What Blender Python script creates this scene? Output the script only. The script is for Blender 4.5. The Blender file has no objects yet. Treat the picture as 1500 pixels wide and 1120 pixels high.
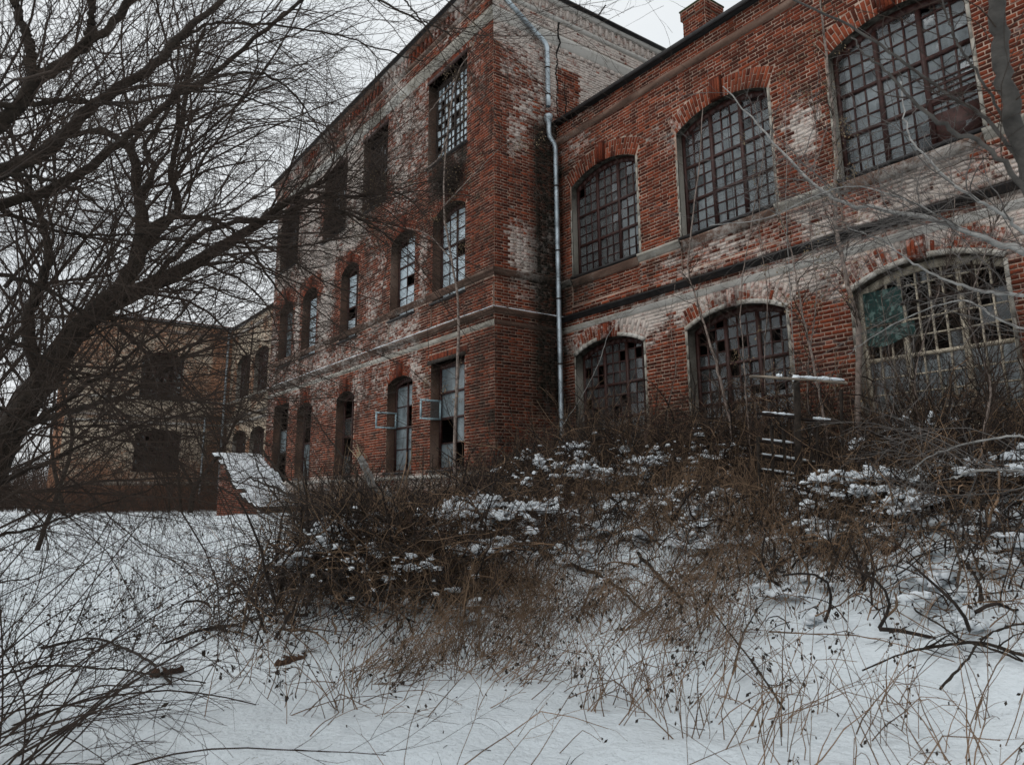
import bpy, math
import numpy as np
from mathutils import Matrix

# ------------------------------------------------------------------ camera, sky, sun, exposure
sc = bpy.context.scene
C = sc.collection
EYE = 1.6                                   # eye height; heights below are given relative to the eye
F_PX, YAW, PITCH, ROLL = 1076.69, math.radians(53.9066), math.radians(11.698), math.radians(-0.4945)
FW = np.array([-math.sin(YAW) * math.cos(PITCH), math.cos(YAW) * math.cos(PITCH), math.sin(PITCH)])
_rt = np.array([math.cos(YAW), math.sin(YAW), 0.0]); _up = np.cross(_rt, FW)
RT = _rt * math.cos(ROLL) + _up * math.sin(ROLL)
UP = -_rt * math.sin(ROLL) + _up * math.cos(ROLL)
cam = bpy.data.cameras.new('camera'); camo = bpy.data.objects.new('camera', cam); C.objects.link(camo)
cam.sensor_width = 36; cam.lens = 36 * F_PX / 1500; cam.shift_y = -0.04
cam.clip_start = 0.05; cam.clip_end = 2000
camo.matrix_world = Matrix(((RT[0], UP[0], -FW[0], 0), (RT[1], UP[1], -FW[1], 0), (RT[2], UP[2], -FW[2], EYE), (0, 0, 0, 1)))
cam.dof.use_dof = True; cam.dof.focus_distance = 13.0; cam.dof.aperture_fstop = 5.0
sc.camera = camo

SUN_EL, SUN_AZ = math.radians(48), math.radians(200)
world = bpy.data.worlds.new('World'); sc.world = world; world.use_nodes = True
wn = world.node_tree; wn.nodes.clear()
def N(nt, t, **k):
    n = nt.nodes.new(t)
    for a, b in k.items(): setattr(n, a, b)
    return n
sky = N(wn, 'ShaderNodeTexSky', sky_type='NISHITA', sun_disc=False, sun_elevation=SUN_EL, sun_rotation=SUN_AZ, air_density=1.0, dust_density=4.0)
hs = N(wn, 'ShaderNodeHueSaturation'); hs.inputs['Saturation'].default_value = 0.12; hs.inputs['Value'].default_value = 0.75
mx = N(wn, 'ShaderNodeMix', data_type='RGBA'); mx.inputs[0].default_value = 0.84
tc = N(wn, 'ShaderNodeTexCoord'); mp = N(wn, 'ShaderNodeMapping'); mp.inputs['Scale'].default_value = (1.6, 1.6, 4.0)
nz = N(wn, 'ShaderNodeTexNoise'); nz.inputs['Scale'].default_value = 1.4; nz.inputs['Detail'].default_value = 4
cr = N(wn, 'ShaderNodeValToRGB')
cr.color_ramp.elements[0].position = 0.3; cr.color_ramp.elements[0].color = (6.9, 7.35, 7.7, 1)
cr.color_ramp.elements[1].position = 0.7; cr.color_ramp.elements[1].color = (8.0, 8.25, 8.4, 1)
bg = N(wn, 'ShaderNodeBackground'); bg.inputs['Strength'].default_value = 0.1
wo = N(wn, 'ShaderNodeOutputWorld')
wl = wn.links.new
wl(sky.outputs[0], hs.inputs['Color']); wl(hs.outputs[0], mx.inputs['A'])
wl(tc.outputs['Generated'], mp.inputs[0]); wl(mp.outputs[0], nz.inputs['Vector']); wl(nz.outputs[0], cr.inputs[0]); wl(cr.outputs[0], mx.inputs['B'])
wl(mx.outputs['Result'], bg.inputs['Color']); wl(bg.outputs[0], wo.inputs[0])
sl = bpy.data.lights.new('sun', 'SUN'); sl.energy = 0.5; sl.angle = math.radians(30); sl.color = (1, 0.97, 0.93)
so = bpy.data.objects.new('sun', sl); C.objects.link(so)
so.rotation_euler = (math.radians(90) - SUN_EL, 0, math.radians(-25))
vs = sc.view_settings; vs.view_transform = 'Standard'; vs.look = 'None'; vs.gamma = 1; vs.exposure = 0.36; vs.use_curve_mapping = False

# ------------------------------------------------------------------ helpers
def link(o, parent=None):
    C.objects.link(o)
    if parent is not None: o.parent = parent
    return o
def wloc(o):
    v = np.zeros(3)
    while o is not None:
        v += np.array(o.location); o = o.parent
    return v
def tag(o, label=None, cat=None, group=None, kind=None):
    if label: o['label'] = label
    if cat: o['category'] = cat
    if group: o['group'] = group
    if kind: o['kind'] = kind
    return o
def empty(name, loc, label, cat, group=None):
    o = bpy.data.objects.new(name, None); o.empty_display_size = 0.2
    o.location = (loc[0], loc[1], loc[2] + EYE)
    return tag(link(o), label, cat, group)
def mesh_data(name, V, Q, mat, bc=None, smooth=False, T=None):
    V = np.asarray(V, np.float32).reshape(-1, 3)
    Q = np.zeros((0, 4), np.int32) if Q is None else np.asarray(Q, np.int32).reshape(-1, 4)
    T = np.zeros((0, 3), np.int32) if T is None else np.asarray(T, np.int32).reshape(-1, 3)
    me = bpy.data.meshes.new(name)
    me.vertices.add(len(V)); me.vertices.foreach_set('co', V.ravel())
    me.loops.add(Q.size + T.size); me.loops.foreach_set('vertex_index', np.concatenate([Q.ravel(), T.ravel()]))
    me.polygons.add(len(Q) + len(T))
    ls = np.concatenate([np.arange(len(Q)) * 4, Q.size + np.arange(len(T)) * 3]).astype(np.int32)
    me.polygons.foreach_set('loop_start', ls)
    if smooth: me.polygons.foreach_set('use_smooth', np.ones(len(ls), bool))
    if bc is not None:
        a = me.color_attributes.new('bc', 'FLOAT_COLOR', 'POINT')
        b = np.ones((len(V), 4), np.float32); b[:, :3] = bc
        a.data.foreach_set('color', b.ravel())
    me.materials.append(mat); me.update(calc_edges=True)
    return me
def mk(name, V, Q, mat, parent=None, bc=None, smooth=False, T=None, kind=None):
    V = np.asarray(V, float).reshape(-1, 3).copy(); V[:, 2] += EYE
    if parent is not None: V -= wloc(parent)
    o = link(bpy.data.objects.new(name, mesh_data(name, V, Q, mat, bc, smooth, T)), parent)
    if kind: o['kind'] = kind
    return o
class MB:
    """collects quads"""
    def __init__(s): s.v = []; s.q = []; s.n = 0; s.b = []
    def add(s, V, Q, bc=(0.5, 0, 0)):
        V = np.asarray(V, float).reshape(-1, 3); s.v.append(V); s.q.append(np.asarray(Q).reshape(-1, 4) + s.n); s.n += len(V)
        s.b.append(np.broadcast_to(np.asarray(bc, float), (len(V), 3)))
    def hexa(s, V, bc=(0.5, 0, 0)):    # V[0:4] back ring, V[4:8] front ring
        s.add(V, [[4, 5, 6, 7], [3, 2, 1, 0], [0, 1, 5, 4], [1, 2, 6, 5], [2, 3, 7, 6], [3, 0, 4, 7]], bc)
    def build(s, name, mat, parent=None, smooth=False, kind=None):
        return mk(name, np.concatenate(s.v), np.concatenate(s.q), mat, parent, np.concatenate(s.b), smooth, kind=kind)
def hsh(a):
    a = (a.astype(np.int64) * 374761393 + 668265263) & 0xffffffff
    a = ((a ^ (a >> 13)) * 1274126177) & 0xffffffff
    return ((a ^ (a >> 16)) & 0xffff) / 65535.0
def vn(x, y, s=1.0, seed=0):
    x = np.asarray(x, float) / s; y = np.asarray(y, float) / s
    xi = np.floor(x); yi = np.floor(y); fx = x - xi; fy = y - yi
    fx = fx * fx * (3 - 2 * fx); fy = fy * fy * (3 - 2 * fy)
    h = lambda i, j: hsh((xi + i) * 73856093 + (yi + j) * 19349663 + seed * 83492791 + 12345)
    return (h(0, 0) * (1 - fx) + h(1, 0) * fx) * (1 - fy) + (h(0, 1) * (1 - fx) + h(1, 1) * fx) * fy
def fbm(x, y, s, seed=0, o=3):
    r = 0; a = 0.5; t = 0
    for i in range(o):
        r = r + a * vn(x, y, s / 2 ** i, seed + i); t += a; a *= 0.5
    return r / t
def ss(x, a, b):
    t = np.clip((np.asarray(x, float) - a) / (b - a), 0, 1); return t * t * (3 - 2 * t)
def nrm(v): return v / (np.linalg.norm(v, axis=-1, keepdims=True) + 1e-12)
def ray(x, y): return FW + RT * (x - 750) / F_PX - UP * (y - 500) / F_PX
def pt(x, y, d): return ray(x, y) * d               # a point d metres ahead (heights relative to the eye)
def proj(P):
    P = np.asarray(P, float); z = P @ FW
    return 750 + F_PX * (P @ RT) / z, 500 - F_PX * (P @ UP) / z, z

def tubes(P, R, S=3):
    P = np.asarray(P, float); Nn, K, _ = P.shape
    R = np.broadcast_to(np.asarray(R, float), (Nn, K))
    T = nrm(np.gradient(P, axis=1))
    ref = np.zeros((Nn, 1, 3)); m = nrm(P[:, -1] - P[:, 0])
    ax = np.argmin(np.abs(m), axis=1); ref[np.arange(Nn), 0, ax] = 1
    A = nrm(np.cross(T, np.broadcast_to(ref, T.shape))); B = np.cross(T, A)
    an = np.arange(S) * 2 * np.pi / S
    V = P[:, :, None, :] + R[:, :, None, None] * (A[:, :, None, :] * np.cos(an)[:, None] + B[:, :, None, :] * np.sin(an)[:, None])
    idx = np.arange(Nn * K * S).reshape(Nn, K, S)
    a = idx[:, :-1, :]; b = np.roll(idx, -1, 2)[:, :-1, :]; c = np.roll(idx, -1, 2)[:, 1:, :]; d = idx[:, 1:, :]
    return V.reshape(-1, 3), np.stack([a, b, c, d], -1).reshape(-1, 4)
def grow(rng, O, D, L, K=6, wander=0.15, grav=0.0):
    n = len(O); P = np.zeros((n, K, 3)); P[:, 0] = O; d = nrm(D)
    L = np.broadcast_to(np.asarray(L, float), (n,))[:, None]
    drift = rng.normal(size=(n, 3)) * wander * 0.6
    for k in range(1, K):
        d = nrm(d + rng.normal(size=(n, 3)) * wander + drift + np.array([0, 0, 1.0]) * np.reshape(grav, (-1, 1)))
        P[:, k] = P[:, k - 1] + d * L / (K - 1)
    return P
def kids(rng, P, R, n, t0=0.2, ang=(0.5, 1.1), bias=None, t1=1.0):
    Nn, K, _ = P.shape
    ln = np.linalg.norm(np.diff(P, axis=1), axis=2).sum(1)
    i = rng.choice(Nn, n, p=ln / ln.sum()); t = rng.uniform(t0, t1, n) * (K - 1) * 0.999
    k = t.astype(int); f = (t - k)[:, None]
    O = P[i, k] * (1 - f) + P[i, k + 1] * f; T = nrm(P[i, k + 1] - P[i, k])
    r = R[i, k] * (1 - f[:, 0]) + R[i, k + 1] * f[:, 0]
    X = nrm(np.cross(T, rng.normal(size=(n, 3)))); a = rng.uniform(ang[0], ang[1], n)[:, None]
    D = T * np.cos(a) + X * np.sin(a)
    if bias is not None: D = nrm(D + np.asarray(bias))
    return O, D, r, t / (K - 1), ln[i]
def taper(r0, r1, K): 
    t = np.linspace(0, 1, K); return np.asarray(r0)[:, None] * (1 - t) + np.asarray(r1)[:, None] * t
def spline(pts, K):
    p = np.asarray(pts, float); n = len(p)
    p = np.vstack([2 * p[0] - p[1], p, 2 * p[-1] - p[-2]])
    out = []
    for u in np.linspace(0, n - 1 - 1e-6, K):
        i = int(u); t = u - i; a, b, c, d = p[i:i + 4]
        out.append(0.5 * (2 * b + (c - a) * t + (2 * a - 5 * b + 4 * c - d) * t * t + (3 * b - a - 3 * c + d) * t ** 3))
    return np.array(out)

# ------------------------------------------------------------------ materials
def mat(name, col=(0.5, 0.5, 0.5), rough=0.8, metal=0.0, var=0.25, vscale=6.0, bump=0.2, bscale=40.0, spec=0.3):
    m = bpy.data.materials.new(name); m.use_nodes = True; nt = m.node_tree; b = nt.nodes['Principled BSDF']
    b.inputs['Roughness'].default_value = rough; b.inputs['Metallic'].default_value = metal; b.inputs['Specular IOR Level'].default_value = spec
    g = N(nt, 'ShaderNodeNewGeometry'); n1 = N(nt, 'ShaderNodeTexNoise'); n1.inputs['Scale'].default_value = vscale; n1.inputs['Detail'].default_value = 5
    nt.links.new(g.outputs['Position'], n1.inputs['Vector'])
    r = N(nt, 'ShaderNodeValToRGB'); r.color_ramp.elements[0].position = 0.3; r.color_ramp.elements[1].position = 0.72
    r.color_ramp.elements[0].color = (*[c * (1 - var) for c in col], 1); r.color_ramp.elements[1].color = (*[min(1, c * (1 + var)) for c in col], 1)
    nt.links.new(n1.outputs[0], r.inputs[0]); nt.links.new(r.outputs[0], b.inputs['Base Color'])
    if bump > 0:
        n2 = N(nt, 'ShaderNodeTexNoise'); n2.inputs['Scale'].default_value = bscale; n2.inputs['Detail'].default_value = 4
        nt.links.new(g.outputs['Position'], n2.inputs['Vector'])
        bp = N(nt, 'ShaderNodeBump'); bp.inputs['Strength'].default_value = bump; bp.inputs['Distance'].default_value = 0.02
        nt.links.new(n2.outputs[0], bp.inputs['Height']); nt.links.new(bp.outputs[0], b.inputs['Normal'])
    return m
def M2(nt, op, a, b=None, clamp=False):
    n = N(nt, 'ShaderNodeMath', operation=op, use_clamp=clamp)
    for i, v in enumerate((a, b)):
        if v is None: continue
        if isinstance(v, (int, float)): n.inputs[i].default_value = v
        else: nt.links.new(v, n.inputs[i])
    return n.outputs[0]
def mixc(nt, f, a, b):
    n = N(nt, 'ShaderNodeMix', data_type='RGBA')
    for s, v in ((n.inputs[0], f), (n.inputs['A'], a), (n.inputs['B'], b)):
        if isinstance(v, (int, float)): s.default_value = v
        elif isinstance(v, tuple): s.default_value = (*v, 1)
        else: nt.links.new(v, s)
    return n.outputs['Result']
def masonry(name, dark, mid, light, wash, mortar=False, washcap=0.92):
    """bc = (random tone, limewash amount, grime and darkening amount) carried by each brick"""
    m = bpy.data.materials.new(name); m.use_nodes = True; nt = m.node_tree; b = nt.nodes['Principled BSDF']
    b.inputs['Roughness'].default_value = 0.9; b.inputs['Specular IOR Level'].default_value = 0.15
    at = N(nt, 'ShaderNodeAttribute', attribute_name='bc'); sp = N(nt, 'ShaderNodeSeparateColor'); nt.links.new(at.outputs['Color'], sp.inputs[0])
    g = N(nt, 'ShaderNodeNewGeometry')
    def noise(s, d=5, r=0.6):
        n = N(nt, 'ShaderNodeTexNoise'); n.inputs['Scale'].default_value = s; n.inputs['Detail'].default_value = d; n.inputs['Roughness'].default_value = r
        nt.links.new(g.outputs['Position'], n.inputs['Vector']); return n.outputs[0]
    ramp = N(nt, 'ShaderNodeValToRGB'); e = ramp.color_ramp.elements
    e[0].position = 0.0; e[0].color = (*dark, 1); e[1].position = 1.0; e[1].color = (*light, 1)
    e2 = e.new(0.5); e2.color = (*mid, 1)
    fine = noise(22); big = noise(0.9); spots = noise(60, 3)
    tone = M2(nt, 'ADD', M2(nt, 'MULTIPLY', sp.outputs[0], 0.75), M2(nt, 'MULTIPLY', M2(nt, 'SUBTRACT', fine, 0.35), 0.6), True)
    nt.links.new(tone, ramp.inputs[0]); col = ramp.outputs[0]
    wn_ = M2(nt, 'ADD', M2(nt, 'MULTIPLY', noise(9, 6, 0.75), 0.7), M2(nt, 'MULTIPLY', noise(2.2, 3), 0.3))
    # limewash shows where the amount beats the noise
    thr = M2(nt, 'SUBTRACT', 1.0, sp.outputs[1])
    w = M2(nt, 'MULTIPLY', M2(nt, 'SUBTRACT', wn_, M2(nt, 'ADD', M2(nt, 'MULTIPLY', thr, 0.42), 0.26)), 6.0, True)
    w = M2(nt, 'MULTIPLY', w, washcap)
    col = mixc(nt, w, col, wash)
    gs = M2(nt, 'MULTIPLY', sp.outputs[2], M2(nt, 'ADD', M2(nt, 'MULTIPLY', noise(7, 5, 0.7), 1.3), 0.25), True)
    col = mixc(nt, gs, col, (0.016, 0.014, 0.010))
    nt.links.new(col, b.inputs['Base Color'])
    bp = N(nt, 'ShaderNodeBump'); bp.inputs['Strength'].default_value = 0.5; bp.inputs['Distance'].default_value = 0.012
    nt.links.new(M2(nt, 'ADD', fine, M2(nt, 'MULTIPLY', spots, 0.6)), bp.inputs['Height']); nt.links.new(bp.outputs[0], b.inputs['Normal'])
    return m
WASH = (0.56, 0.49, 0.44)
BR = masonry('brick', (0.028, 0.010, 0.007), (0.145, 0.030, 0.014), (0.30, 0.072, 0.032), WASH)
MO = masonry('mortar', (0.22, 0.14, 0.105), (0.38, 0.26, 0.20), (0.56, 0.42, 0.33), (0.56, 0.49, 0.43))
BR2 = masonry('yellowed_brick', (0.16, 0.07, 0.04), (0.37, 0.17, 0.09), (0.55, 0.30, 0.17), (0.70, 0.60, 0.46))
PL = masonry('plaster', (0.20, 0.18, 0.15), (0.34, 0.31, 0.265), (0.44, 0.41, 0.36), (0.55, 0.52, 0.48))
MD = masonry('moulding', (0.07, 0.040, 0.030), (0.16, 0.095, 0.07), (0.27, 0.19, 0.15), (0.50, 0.46, 0.42))
WOOD_R = mat('brown_painted_wood', (0.038, 0.013, 0.010), 0.55, var=0.5, vscale=14, bump=0.4)
WOOD_C = mat('cream_painted_wood', (0.40, 0.345, 0.265), 0.7, var=0.35, vscale=9, bump=0.4)
WOOD_B = mat('blue_painted_wood', (0.38, 0.50, 0.54), 0.6, var=0.3, vscale=14, bump=0.3)
WOOD_D = mat('weathered_dark_wood', (0.035, 0.026, 0.02), 0.9, var=0.5, vscale=12, bump=0.8)
IRON = mat('rusty_iron', (0.022, 0.014, 0.011), 0.8, var=0.5, vscale=20)
ROOFM = mat('dark_sheet_metal', (0.03, 0.027, 0.027), 0.6, 0.3, var=0.4, vscale=5)
ZINC = mat('galvanised_steel', (0.38, 0.43, 0.46), 0.42, 0.7, var=0.5, vscale=3, bump=0.15, bscale=8)
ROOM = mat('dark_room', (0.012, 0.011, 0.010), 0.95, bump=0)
BARK = mat('dark_bark', (0.030, 0.022, 0.016), 0.95, var=0.55, vscale=18, bump=1.0, bscale=45)
TWIG = mat('brown_twig', (0.038, 0.025, 0.018), 0.9, var=0.4, vscale=6, bump=0)
GREYB = mat('grey_bark', (0.27, 0.26, 0.245), 0.85, var=0.4, vscale=16, bump=0.6)
SAPB = mat('young_bark', (0.21, 0.165, 0.14), 0.85, var=0.5, vscale=14, bump=0.4)
STALK = mat('dry_stalk', (0.19, 0.122, 0.075), 0.85, var=0.7, vscale=3, bump=0)
BRUSH = mat('dry_brush', (0.026, 0.018, 0.014), 0.9, var=0.7, vscale=5, bump=0)
LEAFD = mat('withered_leaf', (0.032, 0.023, 0.017), 0.9, var=0.5, vscale=9, bump=0)
SEED = mat('dry_maple_seed', (0.20, 0.145, 0.085), 0.85, var=0.5, vscale=20, bump=0)
CURT = mat('white_curtain', (0.42, 0.44, 0.45), 0.9, var=0.5, vscale=3.5, bump=0)
PALEG = mat('pale_glass', (0.42, 0.49, 0.53), 0.3, var=0.22, vscale=2.2, bump=0, spec=0.6)  # opaque pale blue-white sheet in place of clear panes
DIRTG = mat('dirty_glass_sheet', (0.12, 0.145, 0.155), 0.3, var=0.5, vscale=3, bump=0, spec=0.6)
def glass(name, tint, gl, haze):
    m = bpy.data.materials.new(name); m.use_nodes = True; nt = m.node_tree; nt.nodes.clear()
    out = N(nt, 'ShaderNodeOutputMaterial'); t = N(nt, 'ShaderNodeBsdfTransparent'); t.inputs[0].default_value = (*tint, 1)
    gg = N(nt, 'ShaderNodeBsdfGlossy'); gg.inputs['Roughness'].default_value = 0.06; gg.inputs[0].default_value = (0.9, 0.95, 1, 1)
    fr = N(nt, 'ShaderNodeFresnel'); fr.inputs[0].default_value = 1.5
    dd = N(nt, 'ShaderNodeBsdfDiffuse'); dd.inputs[0].default_value = (0.25, 0.26, 0.26, 1)
    g = N(nt, 'ShaderNodeNewGeometry'); n1 = N(nt, 'ShaderNodeTexNoise'); n1.inputs['Scale'].default_value = 6; n1.inputs['Detail'].default_value = 6
    n0 = N(nt, 'ShaderNodeTexNoise'); n0.inputs['Scale'].default_value = 1.5
    nt.links.new(g.outputs['Position'], n1.inputs['Vector']); nt.links.new(g.outputs['Position'], n0.inputs['Vector'])
    bp = N(nt, 'ShaderNodeBump'); bp.inputs['Strength'].default_value = 0.25; bp.inputs['Distance'].default_value = 0.05
    nt.links.new(n0.outputs[0], bp.inputs['Height']); nt.links.new(bp.outputs[0], gg.inputs['Normal'])
    a = N(nt, 'ShaderNodeMixShader'); oi = N(nt, 'ShaderNodeObjectInfo'); nt.links.new(M2(nt, 'MULTIPLY', n1.outputs[0], M2(nt, 'MULTIPLY', M2(nt, 'ADD', oi.outputs['Random'], 0.3), haze * 1.6)), a.inputs[0]); nt.links.new(t.outputs[0], a.inputs[1]); nt.links.new(dd.outputs[0], a.inputs[2])
    c = N(nt, 'ShaderNodeMixShader'); nt.links.new(M2(nt, 'MULTIPLY', fr.outputs[0], gl, True), c.inputs[0]); nt.links.new(a.outputs[0], c.inputs[1]); nt.links.new(gg.outputs[0], c.inputs[2])
    nt.links.new(c.outputs[0], out.inputs[0]); return m
GLASS = glass('dusty_window_glass', (0.86, 0.9, 0.9), 1.1, 0.28)
def snowmat():
    m = bpy.data.materials.new('snow'); m.use_nodes = True; nt = m.node_tree; b = nt.nodes['Principled BSDF']
    b.inputs['Roughness'].default_value = 0.75; b.inputs['Specular IOR Level'].default_value = 0.25
    g = N(nt, 'ShaderNodeNewGeometry')
    def noise(s, d=4, r=0.55):
        n = N(nt, 'ShaderNodeTexNoise'); n.inputs['Scale'].default_value = s; n.inputs['Detail'].default_value = d; n.inputs['Roughness'].default_value = r
        nt.links.new(g.outputs['Position'], n.inputs['Vector']); return n.outputs[0]
    base = mixc(nt, noise(0.8), (0.66, 0.725, 0.765), (0.79, 0.835, 0.86))
    lit = M2(nt, 'MULTIPLY', M2(nt, 'SUBTRACT', noise(13, 6, 0.75), 0.635), 9.0, True)
    base = mixc(nt, lit, base, (0.10, 0.075, 0.055))
    nt.links.new(base, b.inputs['Base Color'])
    bp = N(nt, 'ShaderNodeBump'); bp.inputs['Strength'].default_value = 0.9; bp.inputs['Distance'].default_value = 0.07
    nt.links.new(M2(nt, 'ADD', noise(5, 5), M2(nt, 'MULTIPLY', noise(22, 3), 0.4)), bp.inputs['Height']); nt.links.new(bp.outputs[0], b.inputs['Normal'])
    return m
SNOW = snowmat()
SNOWC = mat('fresh_snow', (0.72, 0.76, 0.79), 0.7, var=0.08, vscale=3, bump=0.5, bscale=20)

# ------------------------------------------------------------------ ground
def tz(x, y):
    x = np.asarray(x, float); y = np.asarray(y, float)
    z = -1.55 + 0.85 * ss(-x, 9, 34)
    bk = ss(y, 4.0, 9.6) * ss(x, -13.5, -9.5) * ss(x, 14, 4)
    z = z + 1.5 * bk + 0.5 * np.minimum(bk, 0.6) * (fbm(x, y, 1.4, 15) - 0.5)
    z = z + 0.9 * ss(y, 6.4, 10.5) * ss(x, -15.5, -13) * (1 - ss(x, -13.5, -9.5))
    z = z + 0.55 * ss(y, 5.5, 9.5) * ss(-x, 12.5, 15) * ss(x, -32, -22)
    z = z + 0.5 * np.exp(-(((x + 8.9) / 1.5) ** 2 + ((y - 4.3) / 1.1) ** 2))
    near = ss(np.hypot(x, y), 60, 20)
    z = z + near * (0.18 * (fbm(x, y, 2.2, 3) - 0.5) + 0.11 * (fbm(x, y, 0.5, 9, 4) - 0.5))
    pits = np.clip(vn(x, y, 0.33, 31) - 0.72, 0, 1) * ss(vn(x, y, 1.6, 33), 0.4, 0.7)
    return z - near * 0.42 * pits
def ground_hit(px, py, dmax=60):
    d = ray(px, py)
    ts = np.linspace(1.5, dmax, 1600); P = ts[:, None] * d
    below = P[:, 2] < tz(P[:, 0], P[:, 1])
    i = int(np.argmax(below)) if below.any() else len(ts) - 1
    q = P[i]; return np.array([q[0], q[1], float(tz(q[0], q[1]))])
def axis(c, half, far, fine, n):
    a = np.arange(-half, half + 1e-6, fine); g = np.geomspace(fine, far, n); s = np.cumsum(g) 
    s = s / s[-1] * (far - half)
    return np.concatenate([c - half - s[::-1], c + a, c + half + s])
gx = axis(-8, 9, 450, 0.075, 60); gy = axis(5.5, 6.5, 450, 0.075, 60)
X, Y = np.meshgrid(gx, gy); Z = tz(X, Y)
idx = np.arange(X.size).reshape(X.shape)
mk('snow_ground', np.stack([X, Y, Z], -1).reshape(-1, 3), np.stack([idx[:-1, :-1], idx[:-1, 1:], idx[1:, 1:], idx[1:, :-1]], -1).reshape(-1, 4), SNOW, smooth=True, kind='structure')

# ------------------------------------------------------------------ masonry facades
class Face:
    def __init__(s, O, U, ua, ub, za, zb):
        s.O = np.array(O, float); s.U = np.array(U, float); s.N = np.cross(s.U, [0, 0, 1.0]); s.ua, s.ub, s.za, s.zb = ua, ub, za, zb
        s.op = []; s.ring = 0.40; s.bcf = lambda u, z: (0 * u, 0 * u); s.marg = 0.0
    def P(s, u, z, d):
        u = np.asarray(u, float)[..., None]; z = np.asarray(z, float)[..., None]; d = np.asarray(d, float)[..., None]
        return s.O + s.U * u + np.array([0, 0, 1.0]) * z + s.N * d
    def opening(s, u0, u1, z0, zs, rise, ring=None):
        o = dict(u0=u0, u1=u1, z0=z0, zs=zs, rise=rise, c=(u0 + u1) / 2, h=(u1 - u0) / 2, ring=s.ring if ring is None else ring)
        if rise > 0.02:
            o['R'] = (o['h'] ** 2 + rise ** 2) / (2 * rise); o['zc'] = zs + rise - o['R']; o['th'] = math.asin(min(1, o['h'] / o['R']))
        s.op.append(o); return o
def arch_z(o, u):
    if o['rise'] <= 0.02: return np.full(np.shape(u), o['zs'])
    return o['zc'] + np.sqrt(np.maximum(o['R'] ** 2 - (np.asarray(u) - o['c']) ** 2, 1e-6))
def bc_at(f, u, z, rng, tone=None):
    u = np.asarray(u, float); z = np.asarray(z, float); w, g = f.bcf(u, z)
    t = rng.random(u.shape) if tone is None else tone
    return np.stack([t, np.clip(w, 0, 1), np.clip(g, 0, 1)], -1)
def backing(f, name, parent, matr, rng):
    us = set(np.round(np.arange(f.ua, f.ub, 0.35), 4)) | {f.ua, f.ub}
    for o in f.op:
        us |= set(np.linspace(o['u0'], o['u1'], 15))
    us = np.array(sorted(us)); us = us[(us >= f.ua - 1e-6) & (us <= f.ub + 1e-6)]
    us = us[np.concatenate([[True], np.diff(us) > 1e-3])]
    m = MB(); allP = []; 
    for a, b in zip(us[:-1], us[1:]):
        mid = (a + b) / 2
        segs = []; z = (f.za, f.za)
        for o in sorted([o for o in f.op if o['u0'] < mid < o['u1']], key=lambda o: o['z0']):
            segs.append((z, (o['z0'], o['z0']))); z = (float(arch_z(o, np.clip(a, o['u0'], o['u1']))), float(arch_z(o, np.clip(b, o['u0'], o['u1']))))
        segs.append((z, (f.zb, f.zb)))
        for (z0a, z0b), (z1a, z1b) in segs:
            n = max(1, int(round((z1a - z0a) / 0.35)))
            t = np.linspace(0, 1, n + 1); A = z0a + (z1a - z0a) * t; B = z0b + (z1b - z0b) * t
            V = np.concatenate([f.P(np.full(n + 1, a), A, np.zeros(n + 1)), f.P(np.full(n + 1, b), B, np.zeros(n + 1))])
            bc = np.concatenate([bc_at(f, np.full(n + 1, a), A, rng), bc_at(f, np.full(n + 1, b), B, rng)])
            i = np.arange(n); m.add(V, np.stack([i, i + n + 1, i + n + 2, i + 1], -1), bc)
    return m.build(name, matr, parent)
def brick_rects(f, rng, skip=()):
    """Flemish-bond bricks as (u0,u1,z0,z1)"""
    out = []; pitch = 0.078; h = 0.0605; k = 0; z = f.za
    while z + h < f.zb:
        zc = z + h / 2
        if not any(a < zc < b for a, b in skip):
            iv = [(f.ua, f.ub)]
            for o in f.op:
                mgn = f.marg
                if o['z0'] - 0.01 < zc < o['zs'] + (0 if o['rise'] > 0.02 else 0.0): e = (o['u0'] - mgn, o['u1'] + mgn)
                elif o['rise'] > 0.02 and o['zs'] <= zc < o['zs'] + o['rise'] + o['ring'] + 0.02:
                    rr = o['R'] + o['ring'] + 0.012; q = rr * rr - (zc - o['zc']) ** 2
                    if q <= 0: continue
                    w = min(math.sqrt(q), math.tan(o['th']) * (zc - o['zc']) + 0.015); w = max(w, 0)
                    e = (o['c'] - w, o['c'] + w)
                elif o['rise'] <= 0.02 and o['zs'] <= zc < o['zs'] + o['ring']: e = (o['u0'] - 0.12, o['u1'] + 0.12)
                else: continue
                niv = []
                for a, b in iv:
                    if e[1] <= a or e[0] >= b: niv.append((a, b)); continue
                    if e[0] > a: niv.append((a, e[0]))
                    if e[1] < b: niv.append((e[1], b))
                iv = niv
            for a, b in iv:
                u = a if k % 2 else a - 0.137 - 0.0; j = 0
                u = f.ua + math.floor((a - f.ua) / 0.421) * 0.421 - (0.0 if k % 2 else 0.2105) - 0.421
                while u < b:
                    for wd in (0.262, 0.126):
                        x0 = max(u, a + 0.004); x1 = min(u + wd, b - 0.004)
                        if x1 - x0 > 0.045: out.append((x0, x1, z, z + h))
                        u += wd + 0.0165
        z += pitch; k += 1
    return np.array(out)
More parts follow.
